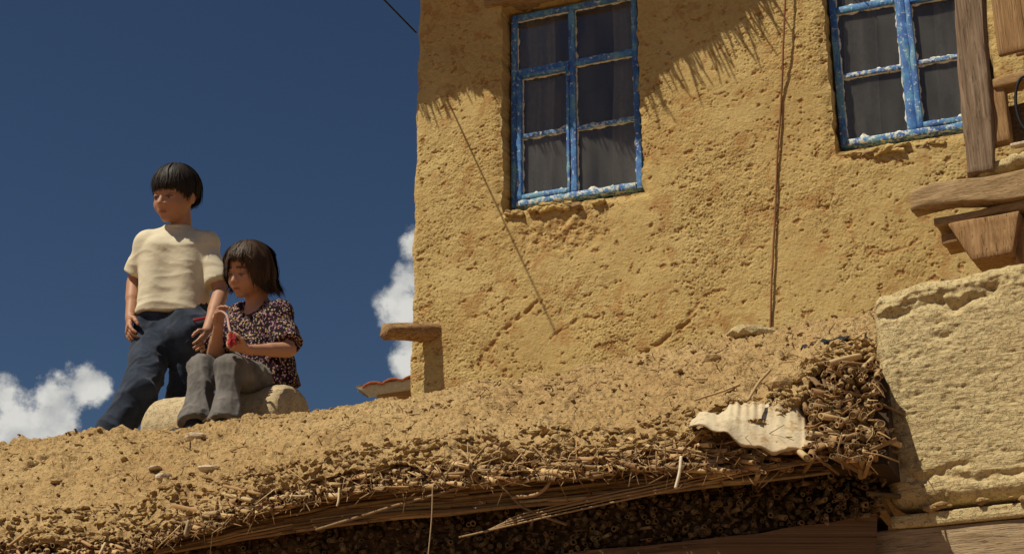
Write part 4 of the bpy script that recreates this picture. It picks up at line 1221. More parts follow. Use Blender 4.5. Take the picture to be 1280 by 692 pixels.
# ------------------------------------------------------------------ people: smooth solids from blended shapes
class Solid:
    def __init__(s, lo, hi, h):
        s.lo = np.asarray(lo, float); s.h = h
        s.n = np.ceil((np.asarray(hi) - s.lo) / h).astype(int) + 1
        s.d = np.full(s.n, 0.06, np.float32)
    def _sub(s, lo, hi, pad):
        a = np.clip(np.floor((np.asarray(lo) - pad - s.lo) / s.h).astype(int), 0, s.n - 1)
        b = np.clip(np.ceil((np.asarray(hi) + pad - s.lo) / s.h).astype(int) + 1, 1, s.n)
        sl = tuple(slice(i, j) for i, j in zip(a, b))
        ax = [s.lo[k] + s.h * np.arange(a[k], b[k]) for k in range(3)]
        X = np.stack(np.meshgrid(*ax, indexing='ij'), -1)
        return sl, X
    def join(s, sl, d, k):
        o = s.d[sl]
        if k > 0:
            m = np.clip(0.5 + 0.5 * (o - d) / k, 0, 1)
            s.d[sl] = o * (1 - m) + d * m - k * m * (1 - m)
        else:
            s.d[sl] = np.minimum(o, d)
    def cone(s, a, b, ra, rb, k=0.01, cut=False, cut0=False):
        a = np.asarray(a, float); b = np.asarray(b, float); r = max(ra, rb)
        sl, X = s._sub(np.minimum(a, b) - r, np.maximum(a, b) + r, k + 0.03)
        ab = b - a; L2 = ab @ ab
        t0 = ((X - a) @ ab) / L2; t = np.clip(t0, 0, 1)
        d = np.linalg.norm(X - a - t[..., None] * ab, axis=-1) - (ra + (rb - ra) * t)
        if cut: d = np.maximum(d, (t0 - 1) * math.sqrt(L2))
        if cut0: d = np.maximum(d, -t0 * math.sqrt(L2))
        s.join(sl, d, k)
    def ell(s, c, axes, r, k=0.01, minus=False):
        c = np.asarray(c, float); r = np.asarray(r, float); R = r.max()
        sl, X = s._sub(c - R, c + R, k + 0.03)
        q = (X - c) @ np.asarray(axes).T
        k0 = np.linalg.norm(q / r, axis=-1); k1 = np.linalg.norm(q / (r * r), axis=-1)
        d = k0 * (k0 - 1) / np.maximum(k1, 1e-6)
        if minus:
            o = s.d[sl]; m = np.clip(0.5 - 0.5 * (o + d) / k, 0, 1)
            s.d[sl] = o * (1 - m) - d * m + k * m * (1 - m)
        else:
            s.join(sl, d, k)
    def plane_cut(s, p, nrm):                 # keep the side the normal points away from
        ax = [s.lo[k] + s.h * np.arange(s.n[k]) for k in range(3)]
        dd = ((ax[0] - p[0]) * nrm[0])[:, None, None] + ((ax[1] - p[1]) * nrm[1])[None, :, None] + ((ax[2] - p[2]) * nrm[2])[None, None, :]
        s.d = np.maximum(s.d, dd.astype(np.float32))
    def mesh(s):
        v = s.d; ins = v < 0
        n = np.array(v.shape) - 1
        cnt = np.zeros(n, np.int8)
        cs_ = [(i, j, k) for i in (0, 1) for j in (0, 1) for k in (0, 1)]
        for (i, j, k) in cs_:
            cnt += ins[i:i + n[0], j:j + n[1], k:k + n[2]]
        I = np.argwhere((cnt > 0) & (cnt < 8))
        val = np.stack([v[I[:, 0] + i, I[:, 1] + j, I[:, 2] + k] for (i, j, k) in cs_], 1)
        acc = np.zeros((len(I), 3)); c = np.zeros(len(I))
        for a in range(8):
            for b in range(a + 1, 8):
                pa, pb = np.array(cs_[a]), np.array(cs_[b])
                if abs(pa - pb).sum() != 1: continue
                va, vb = val[:, a], val[:, b]
                x = (va < 0) != (vb < 0)
                t = np.where(x, va / np.where(x, va - vb, 1), 0)
                acc += np.where(x[:, None], pa + t[:, None] * (pb - pa), 0); c += x
        V = s.lo + s.h * (I + acc / c[:, None])
        idx = np.full(n, -1, np.int64); idx[tuple(I.T)] = np.arange(len(I))
        F = []
        for ax in range(3):
            e0 = [slice(1, -1)] * 3; e1 = [slice(1, -1)] * 3
            sh = [slice(1, m_) for m_ in n]
            A0 = ins[1:n[0], 1:n[1], 1:n[2]]
            t_ = [1, 1, 1]; t_[ax] = 2
            A1 = ins[t_[0]:t_[0] + n[0] - 1, t_[1]:t_[1] + n[1] - 1, t_[2]:t_[2] + n[2] - 1]
            for flip, M_ in ((False, A0 & ~A1), (True, ~A0 & A1)):
                E = np.argwhere(M_) + 1
                b_, c_ = (ax + 1) % 3, (ax + 2) % 3
                q = []
                for db, dc in ((1, 1), (0, 1), (0, 0), (1, 0)):
                    o = E.copy(); o[:, b_] -= db; o[:, c_] -= dc
                    q.append(idx[o[:, 0], o[:, 1], o[:, 2]])
                q = np.stack(q, 1)
                F.append(q[:, ::-1] if flip else q)
        F = np.concatenate(F)
        F = F[(F >= 0).all(1)]
        return V, F
def vnorm(v, f):
    n = np.zeros_like(v)
    fn = np.cross(v[f[:, 2]] - v[f[:, 0]], v[f[:, 3]] - v[f[:, 1]])
    for k in range(4):
        for c in range(3):
            n[:, c] += np.bincount(f[:, k], fn[:, c], len(v))
    return n / np.maximum(np.linalg.norm(n, axis=1), 1e-12)[:, None]
def relax(v, f, it=2):
    for _ in range(it):
        a = np.zeros_like(v); c = np.zeros(len(v))
        for k in range(4):
            for d in (1, 3):
                j = f[:, (k + d) % 4]
                for x in range(3): a[:, x] += np.bincount(f[:, k], v[j, x], len(v))
                c += np.bincount(f[:, k], minlength=len(v))
        v = 0.5 * v + 0.5 * a / np.maximum(c, 1)[:, None]
    return v

def skin_mat():
    m = MT('skin', 0.55, 0.3)
    n = m.noise(60, 3)
    col = m.mix(m.math('MULTIPLY', n, 0.25), m.attr('Col'), (0.30, 0.12, 0.07))
    m.color(col); m.bump(m.noise(300, 2), 0.001, 0.2)
    m.b.inputs['Subsurface Weight'].default_value = 0.12
    m.b.inputs['Subsurface Radius'].default_value = (0.012, 0.005, 0.003)
    m.b.inputs['Subsurface Scale'].default_value = 0.5
    return m.m
M['skin'] = skin_mat()
def hair_mat(name, c):
    m = MT(name, 0.6, 0.25)
    m.color(m.mix(m.noise(90, 2), tuple(x * 0.6 for x in c), tuple(x * 1.5 for x in c))); return m.m
M['hair_black'] = hair_mat('black_hair', (0.020, 0.013, 0.010))
M['hair_brown'] = hair_mat('brown_hair', (0.048, 0.024, 0.013))
def fabric(name, c, var=0.12, weave=420, big=9):
    m = MT(name, 0.95, 0.1)
    m.color(m.ramp(m.noise(big, 4), [(0.3, tuple(x * (1 - var) for x in c)), (0.7, tuple(x * (1 + var) for x in c))]))
    n1 = m.bump(m.noise(26, 3), 0.006, 0.35); m.bump(m.noise(weave, 2), 0.001, 0.4, n1)
    m.b.inputs['Sheen Weight'].default_value = 0.1
    return m.m
M['cream'] = fabric('cream_cotton', (0.60, 0.53, 0.40), 0.07)
M['denim'] = fabric('dark_denim', (0.026, 0.034, 0.055), 0.5, 500, 14)
M['greyjean'] = fabric('washed_grey_denim', (0.13, 0.118, 0.112), 0.4, 500, 16)
def floral():
    m = MT('floral_print', 0.9, 0.1)
    base = (0.016, 0.008, 0.013)
    col = None
    for k, (sc, th_, cc) in enumerate(((75, 0.30, (0.34, 0.19, 0.18)), (66, 0.27, (0.36, 0.26, 0.08)), (84, 0.30, (0.20, 0.08, 0.15)), (95, 0.23, (0.45, 0.39, 0.33)))):
        v = m.vec((1, 1, 1), (0.4 * k, 0.9 * k, 0.3 * k))
        d = m.voro(sc, v); w = m.noise(120, 2)
        mk = m.mask(m.math('ADD', d, m.math('MULTIPLY', w, 0.25)), th_ + 0.16, th_ + 0.06)
        col = m.mix(mk, base if col is None else col, cc)
    m.color(col); m.bump(m.noise(30, 3), 0.006, 0.3)
    return m.m
M['floral'] = floral()
M['redcloth'] = fabric('red_cloth', (0.33, 0.03, 0.035), 0.3, 420, 60)
M['pinkcloth'] = fabric('pink_cloth', (0.58, 0.36, 0.32), 0.15)

def frame(fw, up):
    fw = unit(fw); rt = unit(np.cross(fw, up)); up = np.cross(rt, fw)
    return rt, fw, up
def build_head(S, c, fr, H):
    rt, fw, up = fr
    ax = np.array([rt, fw, up])
    L = lambda x, y, z: c + H * (x * rt + y * fw + z * up)
    e = lambda p, r, k=0.03, minus=False: S.ell(L(*p), ax, np.array(r) * H, k * H, minus)
    k_ = lambda p, q, ra, rb, k=0.03: S.cone(L(*p), L(*q), ra * H, rb * H, k * H)
    e((0, -0.06, 0.13), (0.345, 0.42, 0.37), 0.01)
    e((0, 0.10, -0.17), (0.265, 0.27, 0.31), 0.10)
    for sx in (-1, 1):
        e((0.145 * sx, 0.20, -0.19), (0.125, 0.12, 0.13), 0.06)
        k_((0.06 * sx, 0.335, 0.035), (0.20 * sx, 0.265, 0.035), 0.040, 0.035, 0.05)
        e((0.135 * sx, 0.415, -0.055), (0.085, 0.085, 0.060), 0.05, True)
        e((0.135 * sx, 0.275, -0.055), (0.085, 0.080, 0.062), 0.015)
        e((0.05 * sx, 0.365, -0.20), (0.040, 0.045, 0.034), 0.02)
        e((0.335 * sx, -0.03, -0.08), (0.035, 0.075, 0.115), 0.02)
    k_((0, 0.325, -0.02), (0, 0.415, -0.185), 0.030, 0.046, 0.03)
    e((0, 0.27, -0.31), (0.13, 0.075, 0.085), 0.06)
    k_((-0.075, 0.318, -0.302), (0.075, 0.318, -0.302), 0.022, 0.022, 0.012)
    k_((0.0, 0.338, -0.298), (0.0, 0.338, -0.296), 0.028, 0.028, 0.02)
    k_((-0.055, 0.318, -0.350), (0.055, 0.318, -0.350), 0.028, 0.028, 0.012)
    e((0, 0.362, -0.325), (0.085, 0.02, 0.008), 0.008, True)
    e((0, 0.235, -0.425), (0.10, 0.085, 0.075), 0.05)
    k_((0, -0.12, -0.20), (0, -0.17, -0.62), 0.175, 0.165, 0.05)
def paint_skin(v, c, fr, H, tone):
    rt, fw, up = fr
    q = (v - c) / H
    x, y, z = q @ rt, q @ fw, q @ up
    col = np.tile(np.array(tone), (len(v), 1))
    def mixin(mask, cc):
        nonlocal col
        col = col * (1 - mask[:, None]) + np.array(cc) * mask[:, None]
    face = (y > 0.12) & (abs(x) < 0.3) & (abs(z) < 0.5)
    sm = lambda d, w: np.clip(1.4 - d / w, 0, 1)
    ck = np.exp(-(((abs(x) - 0.16) / 0.09) ** 2 + ((z + 0.20) / 0.09) ** 2)) * (y > 0.1)
    mixin(0.35 * ck, (tone[0] * 1.1, tone[1] * 0.8, tone[2] * 0.75))
    lip = sm(np.hypot(np.clip(abs(x) - 0.055, 0, 1) * 1.2, z + 0.325), 0.038) * face
    mixin(0.75 * lip, (tone[0] * 0.85, tone[1] * 0.45, tone[2] * 0.45))
    mouth = sm(np.hypot(np.clip(abs(x) - 0.07, 0, 1), z + 0.325), 0.010) * face
    mixin(0.8 * mouth, (0.06, 0.02, 0.02))
    bz = 0.055 - 0.9 * np.clip(abs(x) - 0.15, 0, 1) ** 1 * 0.4
    brow = sm(np.hypot(np.clip(abs(abs(x) - 0.135) - 0.07, 0, 1) * 1.5, z - bz), 0.024) * face
    mixin(0.9 * brow, (0.022, 0.013, 0.010))
    ex = abs(x) - 0.135                         # narrow eye opening under a lowered lid
    ew = sm(np.hypot(ex / 0.060, (z + 0.084) / 0.024), 1.0) * face
    mixin(0.85 * ew, (0.42, 0.36, 0.32))
    ir = sm(np.hypot(ex / 0.030, (z + 0.088) / 0.026), 1.0) * face
    mixin(0.95 * ir, (0.016, 0.010, 0.008))
    lz = -0.062 - 2.0 * ex ** 2
    lash = sm(np.hypot(np.clip(abs(abs(x) - 0.135) - 0.06, 0, 1) * 1.5, z - lz), 0.015) * face
    mixin(0.92 * lash, (0.015, 0.010, 0.008))
    lid = np.exp(-(((abs(x) - 0.135) / 0.08) ** 2 + ((z + 0.03) / 0.04) ** 2)) * face
    mixin(0.3 * lid, (tone[0] * 0.6, tone[1] * 0.5, tone[2] * 0.5))
    return col
def hand(S, W, D, N, thumb, L=0.115, curl=(0.35, 0.5, 0.4), spread=0.10):
    """W wrist, D along the fingers, N out of the palm, thumb = +1/-1 side"""
    D = unit(D); X = unit(np.cross(D, N)); N = np.cross(X, D)
    pw_ = 0.40 * L
    for i in range(4):
        o = (i - 1.5) / 1.5 * pw_ * 0.40
        S.cone(W + X * o * 0.6, W + D * 0.50 * L + X * o, 0.105 * L, 0.090 * L, 0.006)
    fl = (0.42, 0.50, 0.47, 0.36)
    for i in range(4):
        j = i if thumb < 0 else 3 - i
        o = (i - 1.5) / 1.5 * pw_ * 0.47
        p = W + D * 0.50 * L + X * o
        d = unit(D + X * spread * (i - 1.5))
        a = 0.0
        ln = fl[j] * L
        for seg_, (q, r) in enumerate(((0.42, 0.066), (0.33, 0.058), (0.25, 0.052))):
            a += curl[seg_] * (1 + 0.12 * ((i * 7) % 3 - 1))
            dd = d * math.cos(a) + N * math.sin(a)
            S.cone(p, p + dd * ln * q, r * L, r * L * 0.9, 0.0015); p = p + dd * ln * q
    p = W + D * 0.14 * L + X * thumb * 0.17 * L
    for dv, ln, r in ((D * 0.75 + X * thumb * 0.75 + N * 0.30, 0.24, 0.085), (D * 0.95 + X * thumb * 0.30 + N * 0.45, 0.19, 0.070), (D * 1.0 + X * thumb * 0.0 + N * 0.55, 0.15, 0.060)):
        dv = unit(dv); S.cone(p, p + dv * ln * L, r * L, r * L * 0.92, 0.004); p = p + dv * ln * L

def hair_mesh(c, fr, H, zend, shape, mat, n, seed, radii=(0.385, 0.465, 0.415), cen=(0, -0.05, 0.125), wid=0.0026, wave=0.015, lock=0.03):
    rt, fw, up = fr
    rg = np.random.default_rng(seed)
    radii = np.array(radii)
    def pos(th, ph, lift=0.0):
        """ph: 0 crown .. 90 equator, beyond that the drop below the equator in head heights * 100"""
        th = np.asarray(th, float); ph = np.asarray(ph, float)
        a = np.minimum(ph, 90.0) * math.pi / 180
        dz = np.maximum(ph - 90, 0) / 100.0
        k = shape(th, dz)
        lk = np.stack([np.sin(th) * 3.2, np.cos(th) * 3.2, ph * 0.022 + seed + 0 * th], -1)
        k = k * (1 + lock * perlin(lk))
        R = np.moveaxis(radii + np.asarray(lift), -1, 0)
        x = R[0] * np.sin(a) * np.sin(th) * k; y = R[1] * np.sin(a) * np.cos(th) * k; z = R[2] * np.cos(a) - dz
        q = np.stack([x + cen[0], y + cen[1], z + cen[2]], -1) * H
        return c + q[..., :1] * rt + q[..., 1:2] * fw + q[..., 2:] * up
    def phend(th):
        z = zend(th)                           # local height where the hair ends
        over = (z - cen[2]) / radii[2]
        return np.where(over > 0, np.degrees(np.arccos(np.clip(over, 0, 1))), 90 + (cen[2] - z) * 100)
    pk = Pack()
    nt, npn = 160, 40
    th = np.linspace(-math.pi, math.pi, nt)
    T, U = np.meshgrid(th, np.linspace(0, 1, npn))
    PH = U * np.where(phend(T) > 90, 90 + (phend(T) - 90) * 0.80, phend(T) * 0.96)
    streak = perlin(np.stack([np.sin(T) * 14, np.cos(T) * 14, U * 1.5 + seed], -1)) * 0.012
    G = pos(T, PH, -0.028) + 0 * rt
    cc = c + H * (cen[1] * fw + 0.0 * up)
    out = G - cc; out /= np.linalg.norm(out, axis=-1)[..., None]
    G = G + out * (streak * H)[..., None]
    inner = pos(T[-1], PH[-1] - 3, -0.075)
    G = np.concatenate([G, inner[None]])
    pk.add(G.reshape(-1, 3), grid_faces(npn + 1, nt)[:, ::-1])
    m = 10
    for k in range(n):
        t0 = rg.random() * 2 * math.pi - math.pi
        pe = float(phend(np.array(t0))) + rg.normal() * (4.5 if wave < 0.03 else 6.0) + 3.0 * math.sin(t0 * 23 + seed)
        p0 = (0.02 + 0.75 * rg.random() ** 0.8) * min(pe, 90)
        ph = p0 + (pe - p0) * np.linspace(0, 1, m)
        tt = t0 + 0.12 * rg.normal() * np.linspace(0, 1, m) + wave * np.sin(np.linspace(0, 5, m) + 9 * math.sin(t0 * 7) + rg.random() * 1.5) + 0.03 * math.sin(t0 * 31)
        lift = -0.02 + 0.035 * rg.random() + 0.012 * math.sin(t0 * 17 + seed) + (0.05 * rg.random() * np.linspace(0, 1, m)[:, None] if k % (14 if wave < 0.03 else 7) == 0 else 0)
        pth = pos(tt, ph, lift)
        tg = np.gradient(pth, axis=0); o = pth - cc
        sd_ = np.cross(tg, o); sd_ /= np.maximum(np.linalg.norm(sd_, axis=1), 1e-9)[:, None]
        w = wid * (0.6 + 0.8 * rg.random()) * np.array([0.5] + [1.0] * (m - 3) + [0.7, 0.15])
        G2 = np.stack([pth - sd_ * w[:, None], pth + sd_ * w[:, None]], 1)
        pk.add(G2.reshape(-1, 3), grid_faces(m, 2))
    return pk.mesh('hair', mat)

def folds(v, f, amp, freq, seed, it=1):
    n = vnorm(v, f)
    d = fbm(v * np.asarray(freq) + seed, 3, 0.55)
    w = v + 0.05 * np.stack([perlin(v * 4 + seed), perlin(v * 4 + seed + 9), perlin(v * 4 + seed + 5)], -1)
    rid = (1 - np.abs(perlin(w * np.asarray(freq) * 0.7 + seed + 50)) * 2.6).clip(0, 1) ** 2     # few, sharp creases
    return v + n * (amp * (0.45 * d + 0.9 * rid))[:, None]
def part_from(S, name, mat, parent, fold=None, rx=2, paint_fn=None, single_=False):
    v, f = S.mesh()
    if single_:
        lab_ = np.arange(len(v))                  # keep the one connected surface, drop crumbs
        for _ in range(4000):
            mn = lab_[f].min(1); new = lab_.copy()
            for k in range(4): np.minimum.at(new, f[:, k], mn)
            new = new[new]
            if (new == lab_).all(): break
            lab_ = new
        big_ = np.bincount(lab_).argmax(); kp = lab_ == big_
        f = f[kp[f].all(1)]; re_ = np.cumsum(kp) - 1; v = v[kp]; f = re_[f]
    v = relax(v, f, rx)
    for a in (fold or []): v = folds(v, f, *a)
    col = paint_fn(v) if paint_fn else None
    return link(name, mesh_np(name, v, f, mat, True, col), parent)

# ---- the standing child
boy = empty('person', at(205, 585, 5.42), 'standing child in a cream t-shirt and dark jeans, walking and looking down', 'person', None)
hc = at(219, 243, 5.36)
bf = frame(np.array([-0.44, -0.85, -0.26]), np.array([0.05, -0.12, 1.0]))
H = 0.226
sR, sL = at(182, 305, 5.42), at(260, 304, 5.40)
eR, wR = at(168, 352, 5.48), at(163, 398, 5.40)
eL, wL = at(276, 366, 5.38), at(259, 414, 5.26)
nb = at(223, 287, 5.42)
pel = at(217, 418, 5.44)
lat = unit((sL - sR) * [1, 1, 0])
frn = unit(np.cross(Zv, lat)); frn = frn if frn[1] < 0 else -frn
S = Solid(np.min([sR, eR, wR, pel, hc], 0) - [0.10, 0.26, 0.22], np.max([sL, eL, hc], 0) + [0.10, 0.26, 0.16], 0.0034)
build_head(S, hc, bf, H)
neck0 = hc + H * (-0.12 * bf[1] - 0.42 * bf[2])
S.cone(neck0, nb - Zv * 0.03, 0.037, 0.035, 0.012)
for sg_ in (-1, 1):
    S.cone(nb - Zv * 0.050, (sR if sg_ < 0 else sL), 0.024, 0.026, 0.012)
    S.cone(nb - Zv * 0.09 + lat * sg_ * 0.040, pel + lat * sg_ * 0.04, 0.044, 0.056, 0.02)
S.cone(sR, eR, 0.034, 0.027, 0.02); S.cone(eR, wR, 0.0275, 0.020, 0.008)
S.cone(sL, eL, 0.034, 0.027, 0.02); S.cone(eL, wL, 0.0275, 0.020, 0.008)
S.cone(eR + (wR - eR) * .1, eR + (wR - eR) * .45, 0.027, 0.026, 0.01); S.cone(eL + (wL - eL) * .1, eL + (wL - eL) * .45, 0.027, 0.026, 0.01)
hand(S, wR, unit(wR - eR) + frn * 0.1, unit(lat * 0.9 - frn * 0.5), 1 if np.cross(unit(wR - eR), unit(lat)) @ frn > 0 else -1, 0.118, (0.30, 0.45, 0.35))
hand(S, wL, unit(wL - eL), unit(-lat * 0.9 - frn * 0.4), 1 if np.cross(unit(wL - eL), unit(-lat)) @ frn > 0 else -1, 0.102, (0.30, 0.45, 0.35))
BT = (0.40, 0.205, 0.125)
part_from(S, 'body', M['skin'], boy, rx=1, paint_fn=lambda v: paint_skin(v, hc, bf, H, BT))
def zend_b(th):
    a = np.abs(th)
    return np.interp(a, [0, 0.6, 0.95, 1.25, 1.6, 1.9, 2.3, 3.15], [0.13, 0.12, 0.06, -0.04, 0.05, -0.02, -0.10, -0.12])
link('hair', hair_mesh(hc, bf, H, zend_b, lambda th, dz: 1 - 0.75 * dz ** 1.6, M['hair_black'], 6500, 5, radii=(0.372, 0.450, 0.415), wid=0.0013), boy)
# t-shirt
hem = at(217, 397, 5.44)
S = Solid(np.min([sR, eR, pel], 0) - [0.14, 0.20, 0.06], np.max([sL, eL, nb], 0) + [0.14, 0.20, 0.06], 0.0038)
for sg_ in (-1, 1):
    S.cone(nb - Zv * 0.10 + lat * sg_ * 0.050 + frn * 0.008, hem - Zv * 0.10 + lat * sg_ * 0.058 + frn * 0.01, 0.077, 0.086, 0.05)
    sh, el = (sR, eR) if sg_ < 0 else (sL, eL)
    S.cone(nb - Zv * 0.022 + lat * sg_ * 0.02, sh, 0.040, 0.036, 0.02)
    S.cone(sh - lat * sg_ * 0.01, sh + (el - sh) * 0.80, 0.037, 0.051, 0.02, cut=True)
    S.cone(sh, nb - Zv * 0.20 + lat * sg_ * 0.05, 0.040, 0.06, 0.03)
S.plane_cut(hem, unit(-Zv - 0.02 * lat))
# neck opening and rib collar
S.cone(nb - Zv * 0.04, nb + Zv * 0.004, 0.060, 0.050, 0.02, cut=True)
S.ell(nb + Zv * 0.05 + frn * 0.004, np.array([lat, frn, Zv]), (0.043, 0.046, 0.058), 0.004, True)
shirt = part_from(S, 'shirt', M['cream'], boy, fold=[(0.0055, (5, 5, 9), 3), (0.0020, (9, 9, 24), 8)], rx=2)
ringp = np.array([nb + Zv * (0.004 - 0.010 * math.cos(a)) + lat * 0.045 * math.sin(a) + frn * (0.004 + 0.047 * math.cos(a)) for a in np.linspace(0, 2 * math.pi, 50)])
v, f = tube3(ringp, 0.0075, 8)
link('collar', mesh_np('collar', v, f, M['cream']), shirt)
# jeans
hR, hL = at(197, 420, 5.46), at(241, 420, 5.40)
kR, aR = at(174, 490, 5.26), at(130, 560, 5.24)
kL, aL = at(229, 492, 5.46), at(222, 572, 5.58)
S = Solid(np.min([hR, kR, aR, aL], 0) - [0.13, 0.16, 0.10], np.max([hL, kL, aL], 0) + [0.13, 0.16, 0.16], 0.005)
S.cone(hem + lat * -0.052 + Zv * 0.03, hR, 0.078, 0.085, 0.03); S.cone(hem + lat * 0.052 + Zv * 0.03, hL, 0.078, 0.085, 0.03)
S.cone(hR, hL, 0.082, 0.082, 0.03); S.cone((hR + hL) / 2, (hR + hL) / 2 - Zv * 0.06, 0.075, 0.06, 0.03)
S.cone(hR, kR, 0.078, 0.062, 0.015); S.cone(kR, aR, 0.062, 0.062, 0.01, cut=True)
S.cone(hL, kL, 0.078, 0.056, 0.015); S.cone(kL, aL, 0.056, 0.056, 0.01, cut=True)
part_from(S, 'trousers', M['denim'], boy, fold=[(0.010, (8, 8, 9), 13), (0.004, (19, 19, 21), 21)], rx=2)
def shoe(ank, dirn, parent, L=0.17, z=None):
    dirn = unit(np.asarray(dirn) * [1, 1, 0]); sd_ = np.cross(dirn, Zv)
    S = Solid(ank - 0.20, ank + 0.20, 0.005)
    b = ank - Zv * 0.045
    S.cone(b - dirn * 0.03, b + dirn * (L - 0.08), 0.032, 0.030, 0.02); S.cone(b - dirn * 0.02, ank + Zv * 0.01, 0.034, 0.034, 0.02)
    S.plane_cut(b - Zv * 0.022, -Zv)
    return part_from(S, 'shoe', M['black'], parent)
shoe(aR - Zv * 0.0, frn * 1.0 - lat * 0.5, boy); shoe(aL, frn, boy)
belt = at(252, 399, 5.30)

# ---- the seated child
girl = empty('person', at(262, 532, 4.84), 'seated child in a dark floral top and grey jeans, looking down at a ribbon', 'person', None)
gc = at(310, 337, 5.02)
gf = frame(np.array([-0.52, -0.78, -0.34]), np.array([0.10, -0.10, 1.0]))
GH = 0.196
nb2 = at(327, 381, 5.08)
g_sR, g_sL = at(303, 396, 5.16), at(349, 394, 5.00)
g_eR, g_wR = at(268, 443, 5.00), at(273, 409, 4.88)
g_eL, g_wL = at(361, 437, 4.94), at(310, 437, 4.82)
gpel = at(326, 478, 5.16)
glat = unit((g_sL - g_sR) * [1, 1, 0]); gfr = unit(np.cross(Zv, glat)); gfr = gfr if gfr[0] < 0 else -gfr
S = Solid(np.min([g_sR, g_eR, g_wR, gpel, gc, g_wL], 0) - [0.12, 0.12, 0.12], np.max([g_sL, g_eL, gc, gpel, g_sR], 0) + [0.10, 0.16, 0.14], 0.0032)
build_head(S, gc, gf, GH)
S.cone(gc + GH * (-0.14 * gf[1] - 0.42 * gf[2]), nb2 - Zv * 0.02, 0.036, 0.040, 0.02)
for sg_ in (-1, 1):
    S.cone(nb2 - Zv * 0.03, (g_sR if sg_ < 0 else g_sL), 0.036, 0.030, 0.03)
    S.cone(nb2 - Zv * 0.06 + glat * sg_ * 0.035, gpel + glat * sg_ * 0.035, 0.048, 0.055, 0.03)
for (s_, e_, w_) in ((g_sR, g_eR, g_wR), (g_sL, g_eL, g_wL)):
    S.cone(s_, e_, 0.030, 0.024, 0.02); S.cone(e_, w_, 0.0245, 0.017, 0.008)
    S.cone(e_ + (w_ - e_) * .1, e_ + (w_ - e_) * .45, 0.0245, 0.023, 0.01)
tocam = np.array([0, -1.0, 0])
hand(S, g_wR, at(275, 388, 4.86) - g_wR, np.array([0.75, -0.4, 0.0]), -1, 0.100, (0.45, 0.8, 0.5), 0.05)
hand(S, g_wL, at(286, 430, 4.80) - g_wL, np.array([0.1, 0.35, 0.8]), -1, 0.100, (0.45, 0.7, 0.5), 0.05)
GT = (0.43, 0.22, 0.135)
part_from(S, 'body', M['skin'], girl, rx=1, paint_fn=lambda v: paint_skin(v, gc, gf, GH, GT))
def zend_g(th):
    # th > 0 is the child's right; the face is framed by hair swept from a parting
    return np.interp(th, [-3.15, -1.9, -1.45, -1.2, -0.95, -0.6, -0.3, 0.0, 0.3, 0.6, 0.85, 1.1, 1.6, 3.15],
                     [-0.40, -0.39, -0.38, -0.24, 0.04, 0.20, 0.28, 0.26, 0.18, 0.08, -0.04, -0.18, -0.32, -0.40]) + 0.045 * perlin(np.stack([np.sin(th) * 5, np.cos(th) * 5, 0 * th], -1))
def shape_g(th, dz):
    return 1 + 0.09 * np.sin(np.clip(dz, 0, 0.45) * 6.0) - 0.45 * np.clip(dz - 0.20, 0, 1) + 1.8 * np.clip(dz - 0.38, 0, 1)
link('hair', hair_mesh(gc, gf, GH, zend_g, shape_g, M['hair_brown'], 7500, 9, radii=(0.40, 0.47, 0.41), wid=0.0015, wave=0.10, lock=0.15), girl)
# tunic
hem2 = at(330, 482, 5.12)
S = Solid(np.min([g_sR, g_eR, gpel], 0) - [0.14, 0.20, 0.08], np.max([g_sL, g_eL, nb2, g_sR], 0) + [0.14, 0.20, 0.06], 0.0042)
for sg_ in (-1, 1):
    S.cone(nb2 - Zv * 0.085 + glat * sg_ * 0.040, hem2 + glat * sg_ * 0.055 - Zv * 0.02, 0.062, 0.094, 0.05, cut=True)
    sh, el = (g_sR, g_eR) if sg_ < 0 else (g_sL, g_eL)
    S.cone(nb2 - Zv * 0.022 + glat * sg_ * 0.015, sh, 0.036, 0.036, 0.02)
    S.cone(sh - glat * sg_ * 0.01, sh + (el - sh) * 0.86, 0.038, 0.054, 0.03, cut=True)
    S.cone(sh, nb2 - Zv * 0.17 + glat * sg_ * 0.045, 0.038, 0.05, 0.05)
S.cone(hem2 + Zv * 0.02 + gfr * 0.03, hem2 + gfr * 0.10 - Zv * 0.02, 0.085, 0.07, 0.04)
S.ell(nb2 + Zv * 0.045 + gfr * 0.008, np.array([glat, gfr, Zv]), (0.048, 0.050, 0.062), 0.006, True)
part_from(S, 'shirt', M['floral'], girl, single_=True, fold=[(0.005, (14, 14, 14), 33), (0.002, (30, 30, 30), 38)], rx=2)
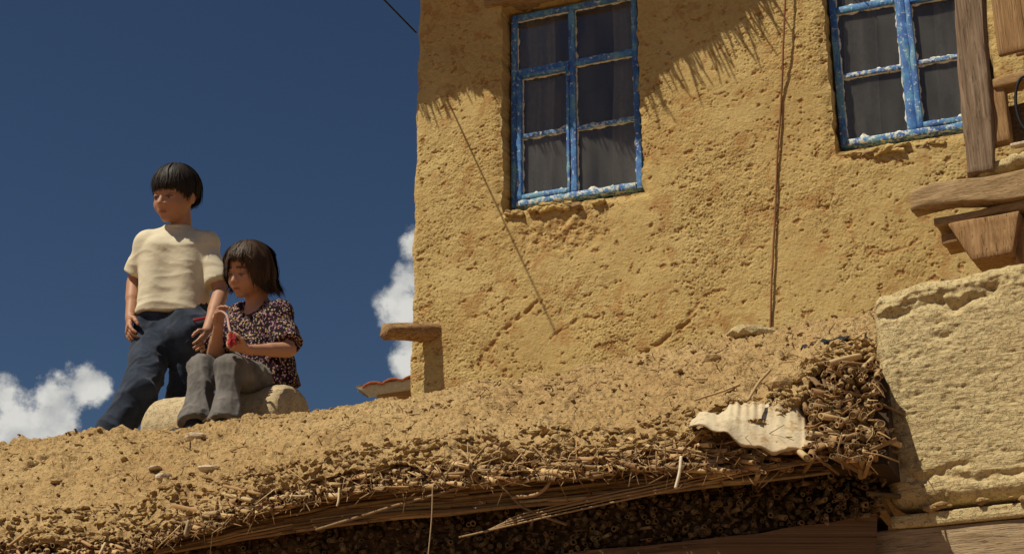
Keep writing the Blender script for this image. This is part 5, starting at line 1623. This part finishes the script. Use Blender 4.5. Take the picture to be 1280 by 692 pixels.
# grey flared jeans
q_hR, q_hL = at(309, 482, 5.20), at(338, 484, 5.08)
q_kR, q_kL = at(254, 460, 4.98), at(288, 459, 4.88)
q_aR, q_aL = at(244, 530, 4.87), at(281, 528, 4.82)
S = Solid(np.min([q_hR, q_kR, q_kL, q_aR, q_aL], 0) - [0.12, 0.14, 0.10], np.max([q_hL, q_hR, q_kL], 0) + [0.12, 0.14, 0.12], 0.0042)
S.cone(q_hR, q_hL, 0.075, 0.075, 0.03)
for (h_, k2, a_) in ((q_hR, q_kR, q_aR), (q_hL, q_kL, q_aL)):
    S.cone(h_, k2, 0.066, 0.047, 0.02); S.cone(k2, k2 + (a_ - k2) * 0.45, 0.045, 0.037, 0.010)
    S.cone(k2 + (a_ - k2) * 0.4, a_, 0.036, 0.055, 0.010, cut=True)
part_from(S, 'trousers', M['greyjean'], girl, fold=[(0.007, (20, 20, 6), 43), (0.003, (34, 34, 16), 48)], rx=2)
shoe(q_aR - Zv * 0.01 - gfr * 0.0, gfr, girl, 0.15); shoe(q_aL - Zv * 0.0, gfr, girl, 0.15)
# the ribbon in the hands and the red wrapper
rp = spline([at(266, 397, 4.84), at(270, 391, 4.82), at(277, 389, 4.81), at(284, 395, 4.80), at(286, 407, 4.79), at(289, 418, 4.78), at(287, 427, 4.78), at(292, 434, 4.78)], 60)
tg = np.gradient(rp, axis=0); sd_ = np.cross(tg, np.array([0.2, -1, 0.3])); sd_ /= np.linalg.norm(sd_, axis=1)[:, None]
G = np.stack([rp - sd_ * 0.0045, rp + np.array([0, -0.004, 0]) + 0.003 * np.sin(np.linspace(0, 20, 60))[:, None] * sd_, rp + sd_ * 0.0045], 1)
o = link('ribbon', mesh_np('ribbon', G.reshape(-1, 3), grid_faces(60, 3), M['pinkcloth']), label='pale pink ribbon looped through the seated child\'s hands', cat='ribbon')
so = o.modifiers.new('thick', 'SOLIDIFY'); so.thickness = 0.002
vv = IV * (1 + 0.9 * fbm(IV * 2.0 + 3, 3))[:, None] * [0.013, 0.010, 0.024]
link('wrapper', mesh_np('wrapper', vv + at(290, 424, 4.77), IF, M['redcloth'], False), label='crumpled red wrapper held in the seated child\'s lower hand', cat='wrapper')
rp = spline([at(242, 400, 5.31), at(247, 399.5, 5.305), at(252, 398.5, 5.305), at(259, 397, 5.31)], 24)
G = np.stack([rp - Zv * 0.005, rp + Zv * 0.005 + np.array([0, -.004, 0])], 1)
o = link('red_strip', mesh_np('red_strip', G.reshape(-1, 3), grid_faces(24, 2), M['redcloth']), label='narrow red cloth strip at the standing child\'s hip', cat='cloth strip')
so = o.modifiers.new('thick', 'SOLIDIFY'); so.thickness = 0.003
